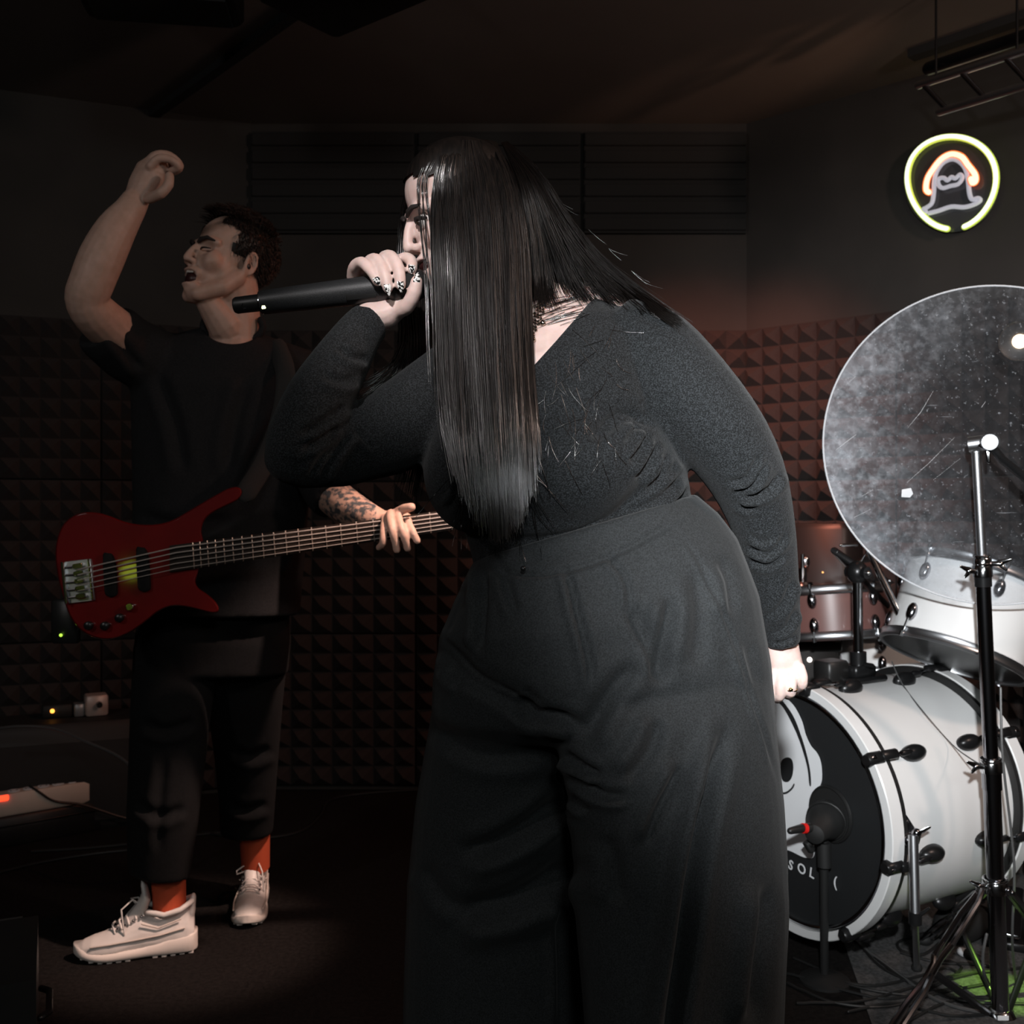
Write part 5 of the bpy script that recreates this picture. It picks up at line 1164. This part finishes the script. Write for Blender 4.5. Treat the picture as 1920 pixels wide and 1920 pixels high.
# trousers
mb = MB()
rings(mb, [((262, 1120, 2.55), (540, 1120, 2.57), .125), ((252, 1200, 2.55), (545, 1200, 2.58), .13), ((255, 1260, 2.55), (540, 1260, 2.59), .12)])
rings(mb, [((250, 1210, 2.55), (420, 1230, 2.56), .11), ((244, 1320, 2.55), (398, 1320, 2.56), .105), ((240, 1440, 2.56), (384, 1440, 2.57), .10), ((236, 1540, 2.56), (372, 1540, 2.57), .095), ((240, 1634, 2.57), (356, 1639, 2.58), .085)])
rings(mb, [((385, 1200, 2.58), (542, 1200, 2.60), .11), ((388, 1320, 2.66), (530, 1320, 2.67), .105), ((402, 1420, 2.74), (522, 1420, 2.75), .10), ((410, 1500, 2.79), (516, 1500, 2.80), .09), ((413, 1562, 2.83), (512, 1558, 2.84), .085)])
tr2 = remesh(mb, .0065, 6)
folds(tr2, [([(262, 1350), (310, 1370), (370, 1350)], 9, .010), ([(250, 1500), (300, 1530), (350, 1510)], 9, .008), ([(430, 1400), (470, 1420), (510, 1400)], 9, .008), ([(420, 1500), (460, 1520), (505, 1505)], 8, .008), ([(310, 1400), (300, 1500), (296, 1610)], 9, .006)])
part('trousers', tr2, mat('black_denim', (.006, .006, .0065), .9, spec=.15, noise_s=250, noise_c=(.009, .009, .0095)), bassist, 'all', fixn=False)
M_ankle_red = mat('red_lit_skin', (.50, .075, .025), .8, bump=(400, .3))  # red stage light on bare ankles, painted as the colour of added sleeves
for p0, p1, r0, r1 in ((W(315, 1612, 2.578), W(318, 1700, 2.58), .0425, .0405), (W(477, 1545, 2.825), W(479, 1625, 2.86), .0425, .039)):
    mb = MB(); mb.tube([p0, p0.lerp(p1, .5), p1], [r0, (r0+r1)/2, r1], 18, False); part('red_lit_ankle', mb, M_ankle_red, bassist)
# sneakers
def sneaker(toe, heel, tilt=0.0):
    toe = Vector(toe); heel = Vector(heel); toe.z = heel.z = 0; fw = (toe-heel).normalized(); L = (toe-heel).length; sd = Vector((-fw.y, fw.x, 0)); up = Vector((0, 0, 1)); k = L/.29
    def P(t, s, z): return heel+fw*(t*k)+sd*(s*k)+up*(z*k*(1.18 if z > .03 else 1.0))
    sh = thing_part('shoe', heel)
    st = [(-.004, .026, .078, .030), (.012, .034, .098, .036), (.040, .037, .096, .038), (.070, .037, .088, .038), (.100, .0375, .092, .040), (.130, .040, .096, .042), (.160, .043, .082, .045), (.190, .046, .068, .048), (.220, .0465, .057, .048), (.250, .042, .050, .044), (.272, .033, .043, .036), (.287, .018, .034, .022)]
    rg = []
    for t, wt, h, wb in st:
        r = []; zb = .014+max(0, t-.22)*.14
        for q in range(24):
            a = 2*math.pi*q/24; cs, sn = math.cos(a), math.sin(a); ww = wb if sn < 0 else wt
            x = math.copysign(abs(cs)**.75, cs)*ww*(1 if sn < 0 else (1-.42*max(0, sn)**2)); z = zb+(h-zb)*(.35+.65*sn if sn > 0 else .35+.35*sn)
            r.append(P(t, x, z))
        rg.append(r)
    mb = MB(); mb.loft(rg); mb.tube([P(.004, 0, .085), P(.000, 0, .112)], [.020*k, .016*k], 12, flat=(fw, .5)); part('upper', remesh(mb, .0026, 3), M_shoe, sh, 'all', fixn=False)
    # thick sculpted midsole
    ol = [(-.012, .0), (-.008, .022), (.010, .036), (.06, .040), (.11, .040), (.16, .046), (.21, .050), (.25, .045), (.278, .032), (.294, .012), (.296, 0)]
    out = ol+[(t, -s) for t, s in ol[-2:0:-1]]
    def ring_(z0, gr):
        r = []
        for t, s in crom([(a, b, 0) for a, b in out], 3, True) if False else [(p[0], p[1]) for p in crom([(a, b) for a, b in out], 3, True)]:
            z = z0*(1-.36*min(1, max(0, (t-.06)/.22)))+(max(0, t-.20)**2*2.0)+(.0 if z0 < .01 else (.010*max(0, (.09-t)/.09) if t < .09 else 0))
            r.append(P(t*(1+gr*.0)+0, s*(1+gr), z))
        return r
    mb = MB(); mb.loft([ring_(.005, -.06), ring_(.009, .03), ring_(.020, .07), ring_(.029, .01), ring_(.033, -.10)]); so_ = part('sole', mb, M_sole, sh, 'all')
    mb = MB()
    for q in range(13):
        t = .004+q*.0222
        if 5 <= q <= 6: continue
        for s_ in (1, -1):
            wq = np.interp(t, [0, .06, .11, .16, .21, .25, .29], [.030, .038, .038, .044, .047, .042, .018]); mb.box(P(t, s_*wq*.72, .0035+max(0, t-.20)**2*2.0), (.013*k, wq*.55*k, .008*k), Matrix((fw, sd, up)).transposed(), .001)
    part('tread', mb, M_sole, so_, False)
    # tongue, collar padding, overlays, laces
    mb = MB(); mb.tube([P(.158, 0, .078), P(.130, 0, .102), P(.118, 0, .128), P(.122, 0, .146)], [.021*k, .026*k, .029*k, .026*k], 16, flat=((P(.1, 0, .0)-P(.0, 0, .03)), .30)); tg = part('tongue', mb, M_shoe, sh, 'all')
    mb = MB(); mb.box(P(.134, 0, .130), (.002, .012, .005), Matrix((fw, sd, up)).transposed()); part('tongue_label', mb, M_black, tg, False)
    mb = MB(); mb.tube([P(.110, .030, .100), P(.07, .036, .092), (P(.03, .034, .100)), P(.002, .018, .112), P(.002, -.018, .112), P(.03, -.034, .100), P(.07, -.036, .092), P(.110, -.030, .100)], .0075*k, 10); part('collar', mb, M_shoe, sh, 'all')
    M_ov = M_ov_
    for s_ in (1, -1):
        mb = MB(); mb.tube([P(.02, s_*.037, .060), P(.08, s_*.0405, .050), P(.14, s_*.0455, .046), P(.20, s_*.048, .042), P(.25, s_*.043, .038)], .0024*k, 8); mb.tube([P(.03, s_*.036, .080), P(.085, s_*.039, .066), P(.125, s_*.0395, .078)], .0024*k, 8); part('overlay', mb, M_ov, sh, 'all')
        mb = MB()
        for t, z in ((.128, .086), (.148, .078), (.168, .070), (.186, .063)): mb.ell(P(t, s_*.0275, z+.005), (.0035, .0035, .0035), None, 8, 6)
        part('eyelets', mb, M_dchrome, sh)
    mb = MB()
    for t, z in ((.122, .101), (.140, .095), (.158, .085), (.176, .076), (.192, .068)):
        mb.tube([P(t, .027, z-.008), P(t+.008, .012, z+.006), P(t+.004, -.012, z+.006), P(t-.004, -.027, z-.008)], .0028*k, 7)
    mb.tube([P(.128, .0, .106), P(.150, .020, .128), P(.176, .034, .112), P(.172, .036, .080), P(.168, .038, .058)], .0022*k, 7)
    mb.tube([P(.128, .0, .106), P(.140, -.026, .118), P(.160, -.044, .112), P(.150, -.046, .100), P(.130, -.010, .104)], .0022*k, 7)
    part('lace', mb, M_shoe, sh, 'all')
    return sh
M_ov_ = mat('shoe_overlay', (.62, .55, .50), .5)
def thing_part(name, loc):
    o = bpy.data.objects.new(name, None); COL.objects.link(o); o.parent = bassist; o.location = Vector(loc)-bassist.location; bpy.context.view_layer.update(); return o
d1t, d1h = 2112/(1800-960), 2112/(1778-960)
s1 = sneaker(((143-960)/1920*d1t, d1t, 0), ((362-960)/1920*d1h, d1h, 0))
d2 = 2112/(1744-960)
s2 = sneaker(((462-960)/1920*d2, d2, 0), ((482-960)/1920*2.95, 2.95, 0))

# ================================================================== the bass guitar
bass = thing('bass_guitar', W(300, 1080, 2.27), 'glossy dark red electric bass guitar held by the bassist', 'bass guitar')
BP = W(300, 1060, 2.255); BNn = Vector((.06, -.995, .06)).normalized()
def c3(x, y, off=0.0): return onplane(60+x/3.84, 860+y/3.84, BP+BNn*off, BNn)
def bpx(x, y, off=0.0): return onplane(x, y, BP+BNn*off, BNn)
ol = [(1470, 203), (1508, 222), (1508, 262), (1470, 305), (1380, 350), (1290, 398), (1240, 450), (1222, 520), (1232, 590), (1225, 700), (1200, 810), (1178, 880), (1200, 930), (1262, 975), (1322, 1030), (1346, 1078), (1332, 1108), (1285, 1112), (1200, 1090), (1100, 1068), (1000, 1065), (905, 1105), (810, 1180), (700, 1255), (580, 1300), (460, 1292), (350, 1235), (270, 1130), (220, 980), (185, 840), (168, 700), (180, 580), (220, 480), (290, 415), (380, 385), (470, 388), (560, 412), (660, 450), (760, 472), (880, 474), (990, 450), (1090, 398), (1200, 332), (1310, 268), (1400, 220)]
O2 = [np.array(p[:2]) for p in crom(ol, 4, True)]
n_ = len(O2); nrm = []
for i in range(n_):
    tt = O2[(i+2) % n_]-O2[i-2]; q = np.array([tt[1], -tt[0]]); nrm.append(q/np.linalg.norm(q))
area = sum(O2[i][0]*O2[(i+1) % n_][1]-O2[(i+1) % n_][0]*O2[i][1] for i in range(n_))
if area < 0: nrm = [-q for q in nrm]
def oring(ins, off): return [c3(*(p-q*ins), off) for p, q in zip(O2, nrm)]
mb = MB(); th_ = .042
mb.loft([oring(11, -th_), oring(6, -th_+.003), oring(0, -th_+.012), oring(0, -.012), oring(2.5, -.006), oring(6.5, -.0022), oring(10, -.0005), oring(12, 0), oring(12.8, 0), oring(13.6, 0)])
bb = part('body', mb, M_red, bass, True)
nk0, nk1 = (1010, 748), None
def npx(f):   # centre line of neck in pixels, from body joint to headstock
    return (318+f*(1030-318), 1048.0+f*(949-1048.0))
sl = (949-1048)/(1030-318)
def nline(x, o, off): return bpx(x+o*(-sl)*-1*0, 1048+(x-318)*sl+o, off)
def nh(x): return np.interp(x, [318, 560, 820, 1030], [25.5, 22.5, 19.5, 16.5])
mb = MB(); rg = []
for x in (300, 420, 560, 700, 820, 940, 1030):
    h = nh(x); r = []
    for q in range(12):
        a = math.pi*q/11; r.append(nline(x, -h*math.cos(a), -.006-.022*math.sin(a)))
    rg.append(r)
mb.loft(rg); part('neck', mb, M_wood, bass)
mb = MB(); mb.loft([[nline(x, -nh(x), -.006), nline(x, nh(x), -.006), nline(x, nh(x)*.97, .0075), nline(x, 0, .0088), nline(x, -nh(x)*.97, .0075)] for x in (318, 420, 560, 700, 820, 940, 1030)]); fb = part('fretboard', mb, M_wood, bass, False)
M_fret = mat('fret_wire', (.50, .42, .36), .35, 1.0)
x_nut, scale_px = 1030, 1030-140
for k in range(1, 25):
    x = x_nut-scale_px*(1-2**(-k/12))
    if x < 322: break
    h = nh(x)*.97; mb = MB(); mb.tube([nline(x-h*sl*-1*.0-1.5, -h, .0085), nline(x, 0, .0098), nline(x+1.5, h, .0085)], .0014, 6); part('fret', mb, M_fret, fb)
for k in range(5):
    f = (k-2)/2; mb = MB()
    mb.tube([bpx(146, 1088+f*20+ (0), .018), nline(330, f*20, .0155), nline(1030, f*12.5, .0135), bpx(1090, 940+f*8, .006)], .0016-.0002*k, 6); part('string', mb, M_string, bass)
mb = MB(); P = [bpx(x, y, -.004) for x, y in crom([(1022, 930), (1070, 908), (1130, 905), (1165, 925), (1150, 948), (1090, 958), (1024, 968)], 3, True)]; mb.loft([[p-BNn*.014 for p in P], P]); hs_ = part('headstock', mb, M_red, bass)
for k in range(5):
    p = bpx(1060+k*20, 922 if k % 2 else 950, .0); mb = MB(); mb.cyl(p, p+BNn*.018, .006, n=12); q = p+Vector((0, 0, .04 if k % 2 else -.04)); mb.tube([p-BNn*.01, q-BNn*.01], .005, 8); mb.ell(q-BNn*.01, (.012, .005, .010)); part('tuning_peg', mb, M_chrome, hs_)
for (x0, x1, y0, y1, sk) in ((510, 620, 690, 985, 45), (748, 858, 648, 948, 45)):
    P = [c3(*p) for p in crom([(x0+10, y0+6), (x0+45, y0-8), (x1-50+10, y0), (x1-30+sk*.3, y0+60), (x1, y1-40), (x1-12, y1), (x1-60+10, y1+8), (x0+sk*.6, y1-10), (x0+sk*.4, y1-80)], 3, True)]
    mb = MB(); mb.loft([[p-BNn*.004 for p in P], [p+BNn*.009 for p in P], [(p-(sum(P, Vector())/len(P)))*.93+sum(P, Vector())/len(P)+BNn*.011 for p in P]]); part('pickup', mb, M_pick, bass)
mb = MB(); cB = c3(342, 882); ux = (c3(442, 870)-c3(242, 895)).normalized(); uy = BNn.cross(ux); MBx = Matrix((ux, uy, BNn)).transposed()
mb.box(cB+BNn*.003, (.062, .093, .006), MBx, .002); br = part('bridge', mb, M_hoop, bass)
mb = MB(); mb.box(cB-ux*.027+BNn*.010, (.007, .093, .016), MBx, .002); part('bridge_tail', mb, M_chrome, br)
mb = MB(); mb.box(cB+ux*.027+BNn*.007, (.004, .090, .010), MBx, .001); part('bridge_lip', mb, M_chrome, br)
for k in range(5):
    mb = MB(); mb.box(cB+uy*((k-2)*.0165)+ux*.004+BNn*.011, (.022, .012, .010), MBx, .002); mb.cyl(cB+uy*((k-2)*.0165)-ux*.024+BNn*.011, cB+uy*((k-2)*.0165)+BNn*.011, .0022, n=8); part('saddle', mb, M_chrome, br)
for x, y in ((415, 1200), (532, 1203), (636, 1145)):
    p = c3(x, y); mb = MB(); mb.lathe([(.009, 0), (.0095, .002), (.009, .012), (.006, .014)], p, BNn, 20); part('knob', mb, M_bmetal, bass)
p = c3(714, 1066); mb = MB(); mb.lathe([(.009, 0), (.0095, .002), (.009, .012), (.007, .015)], p, BNn, 20); part('knob', mb, M_chrome, bass, label='bright chrome volume knob')
p = c3(1495, 228, -.02); mb = MB(); mb.cyl(p, p+(c3(1560, 240, -.02)-p)*.9, .004, n=10); mb.ell(p+(c3(1560, 240, -.02)-p), (.007, .007, .007)); part('strap_button', mb, M_chrome, bass)
st_ = thing('guitar_strap', W(420, 760, 2.4), 'black guitar strap across the bassist\'s dark t-shirt', 'strap')
P = [c3(1545, 240, -.02), W(500, 860, 2.37), W(530, 770, 2.395), W(535, 700, 2.42), W(520, 652, 2.50)]; P = [Vector(p) for p in crom(P, 5)]
mb = MB(); mb.tube(P, .024, 12, flat=(Vector((0, 1, 0)), .08)); part('webbing', mb, M_felt, st_)
p = W(103, 1194, 2.30); 
bp_ = thing('wireless_transmitter', p, 'small dark wireless pack with green light behind the bass guitar body', 'transmitter'); mb = MB(); mb.box(p+Vector((.005, .045, .03)), (.062, .022, .10), None, .005); mb.tube([p+Vector((.02, .045, .08)), p+Vector((.02, .045, .14))], .004, 8); part('housing', mb, M_black, bp_)
mb = MB(); mb.ell(p+Vector((0, .030, 0)), (.0038, .003, .0038)); part('indicator_light', mb, mat('green_led', (.5, 1, .1), emis=(.55, 1, .08), estr=1.2), bp_)
mb = MB(); mb.tube([p+Vector((.02, .056, .03)), W(190, 1150, 2.38), W(262, 1150, 2.45)], .012, 8, flat=(Vector((0, 1, 0)), .3)); part('belt_clip', mb, M_black, bp_)

# ================================================================== gear at the left
lu = Vector((-.93, -.366, 0)).normalized(); ln_ = Vector((.366, -.93, 0)).normalized(); ML = Matrix((lu, ln_, Vector((0, 0, 1)))).transposed()
def atz(px, py, z):
    d = (1.1-z)*1920/(py-960); p = W(px, py, d); p.z = z; return p
am = thing('amplifier', (A_+lu*.88+ln_*.25), 'low black bass amplifier behind the bassist at the left edge', 'amplifier')
zt = .375; ca = A_+lu*.86+ln_*.22
mb = MB(); mb.box(ca+Vector((0, 0, zt/2)), (.95, .24, zt), ML, .02); part('cabinet', mb, M_rubber, am)
mb = MB(); mb.box(ca+ln_*.122+Vector((0, 0, zt/2-.015)), (.86, .012, zt-.10), ML, .004); part('grille', mb, M_felt, am)
fp = thing('effects_pedal', atz(96, 1352, zt), 'small black pedal with glowing orange light on the low amplifier', 'pedal')
q = W(96, 1341, 3.585); MD = Matrix.Rotation(.4, 3, 'Z')
mb = MB(); mb.box((q.x, q.y+.05, zt+.024), (.10, .085, .044), MD, .006); part('housing', mb, M_rubber, fp)
mb = MB(); mb.ell((q.x+.004, q.y, zt+.028), (.0075, .006, .0075)); part('indicator_light', mb, mat('orange_led', (1, .5, .1), emis=(1, .36, .05), estr=3.0), fp)
for sx in (-.45, .45):
    mb = MB(); mb.box(ca+lu*sx+ln_*.118+Vector((0, 0, zt-.03)), (.05, .012, .05), ML, .005); part('corner_guard', mb, M_bmetal, am)
di = thing('effects_box', atz(170, 1345, zt), 'small pale metal box lying on the low black amplifier', 'pedal')
cx = W(180, 1333, 3.66); MD = Matrix.Rotation(.5, 3, 'Z')
mb = MB(); mb.box((cx.x, cx.y, zt+.038), (.075, .07, .072), MD, .006); part('housing', mb, mat('pale_metal', (.55, .46, .42), .45, .3), di)
mb = MB(); mb.box((cx.x-.052, cx.y-.02, zt+.024), (.036, .05, .044), MD, .004); part('jack_block', mb, mat('grey_metal', (.30, .31, .32), .4, .5), di)
mb = MB(); mb.cyl((cx.x+.024, cx.y-.03, zt+.044), (cx.x+.034, cx.y-.052, zt+.044), .010, n=14); part('knob', mb, M_black, di)
lc = thing('low_case', atz(40, 1550, 0.0), 'low black case on the floor under the pale power strip', 'case')
a, b = atz(-70, 1541, .10), atz(172, 1500, .10); u = (b-a).normalized(); v = Vector((-u.y, u.x, 0)); Mx = Matrix((u, v, Vector((0, 0, 1)))).transposed(); Lp = (b-a).length
mb = MB(); mb.box((a+b)/2+v*.03-u*.05+Vector((0, 0, -.05)), (Lp+.15, .13, .098), Mx, .008); part('body', mb, M_black, lc)
mb = MB(); mb.box((a+b)/2+v*.03-u*.05+Vector((0, 0, -.03)), (Lp+.155, .135, .006), Mx, .001); part('lid_seam', mb, M_bmetal, lc)
ps = thing('power_strip', (a+b)/2, 'pale power strip with red glowing switch on a low case at the left edge', 'power strip')
c = (a+b)/2+Vector((0, 0, .037)); mb = MB(); mb.box(c, (Lp, .060, .072), Mx, .008); part('housing', mb, mat('cream_plastic', (.62, .50, .42), .5), ps)
for k in range(5):
    q = c+u*(Lp*(-.12+.115*k))+Vector((0, 0, .037)); mb = MB(); mb.cyl(q, q+Vector((0, 0, .002)), .019, n=20); so2 = part('socket', mb, M_white, ps)
    mb = MB()
    for s_ in (1, -1): mb.cyl(q+u*.0095*s_+Vector((0, 0, .0018)), q+u*.0095*s_+Vector((0, 0, .003)), .0028, n=10)
    part('socket_holes', mb, M_rubber, so2)
fs = -v if v.y > 0 else v
q = c+fs*.0305; t0_ = ((22-960)/1920*q.y-q.x)/u.x; q = q+u*t0_+Vector((0, 0, .026)); mb = MB(); mb.box(q, (.030, .010, .018), Mx, .003); part('switch', mb, mat('red_switch', (.8, .05, .02), emis=(1, .06, .02), estr=2.0), ps)
mb = MB(); mb.box(q-u*.02-Vector((0, 0, .026)), (.007, .004, .070), Mx, .001); part('end_seam', mb, M_black, ps)
P = [c+u*.0+Vector((0, 0, .045)), c+u*.02+fs*.034+Vector((0, 0, .030)), c+u*.07+fs*.036+Vector((0, 0, -.010)), c+u*.16+fs*.050+Vector((0, 0, -.036)), c+u*.30+fs*.09+Vector((0, 0, -.10)), c+u*.45+fs*.10+Vector((0, 0, -.132))]
mb = MB(); mb.tube([Vector(p) for p in crom(P, 5)], .0042, 7); single('cable', mb, M_cab, 'black cord lying over the pale power strip', 'cable')
mb = MB(); mb.tube([Vector(p) for p in crom([W(-40, 1372, 3.2), W(30, 1362, 3.2), W(98, 1366, 3.2), W(160, 1390, 3.15), W(236, 1428, 3.1), W(285, 1500, 3.0), floor_pt(330, 1640)], 6)], .0045, 7); single('cable', mb, M_cabg, 'grey cable arching in front of the black amplifier at the left', 'cable')
for pts, lab in (([(60, 1596), (160, 1590), (260, 1580), (360, 1566), (470, 1556)], 'black cable on the floor behind the bassist\'s nearer sneaker'), ([(380, 1560), (470, 1572), (560, 1560), (600, 1530), (620, 1500), (700, 1486), (860, 1478)], 'black cable curving over the floor between bassist and back wall'),
                 ([(-20, 1640), (80, 1616), (180, 1600), (260, 1592)], 'black cable crossing the floor at the left edge by the power strip')):
    cable(pts, .0045, M_cab, lab)
mb = MB(); mb.tube([floor_pt(365, 1440, .004), floor_pt(400, 1424, .004)], .006, 8); single('cable', mb, M_cabg, 'short grey cable end seen between the bassist\'s legs', 'cable')
# floor monitor wedge at the lower left corner
mo = thing('floor_monitor', (-1.13, 2.02, 0), 'black wedge floor monitor cut off by the lower left corner', 'speaker')
Mr = Matrix.Rotation(math.radians(24), 3, 'Z'); cm = Vector((-1.20, 2.02, 0))
def mq(x, y, z): return cm+Mr @ Vector((x, y, z))
mb = MB(); pr = [(-.17, .0), (.17, .0), (.17, .05), (.06, .24), (-.17, .20)]
mb.loft([[mq(x, y, z+.004) for y, z in pr] for x in (-.24, .24)]); part('cabinet', mb, M_black, mo, False)
mb = MB(); mb.loft([[mq(x, y, z+.004) for y, z in ((.168, .062), (.176, .066), (.070, .240), (.062, .236))] for x in (-.21, .21)]); part('grille', mb, M_felt, mo, False)
mb = MB(); mb.tube([mq(.246, -.06, .08), mq(.262, -.04, .08), mq(.262, .06, .08), mq(.246, .08, .08)], .007, 8); part('handle', mb, M_bmetal, mo)
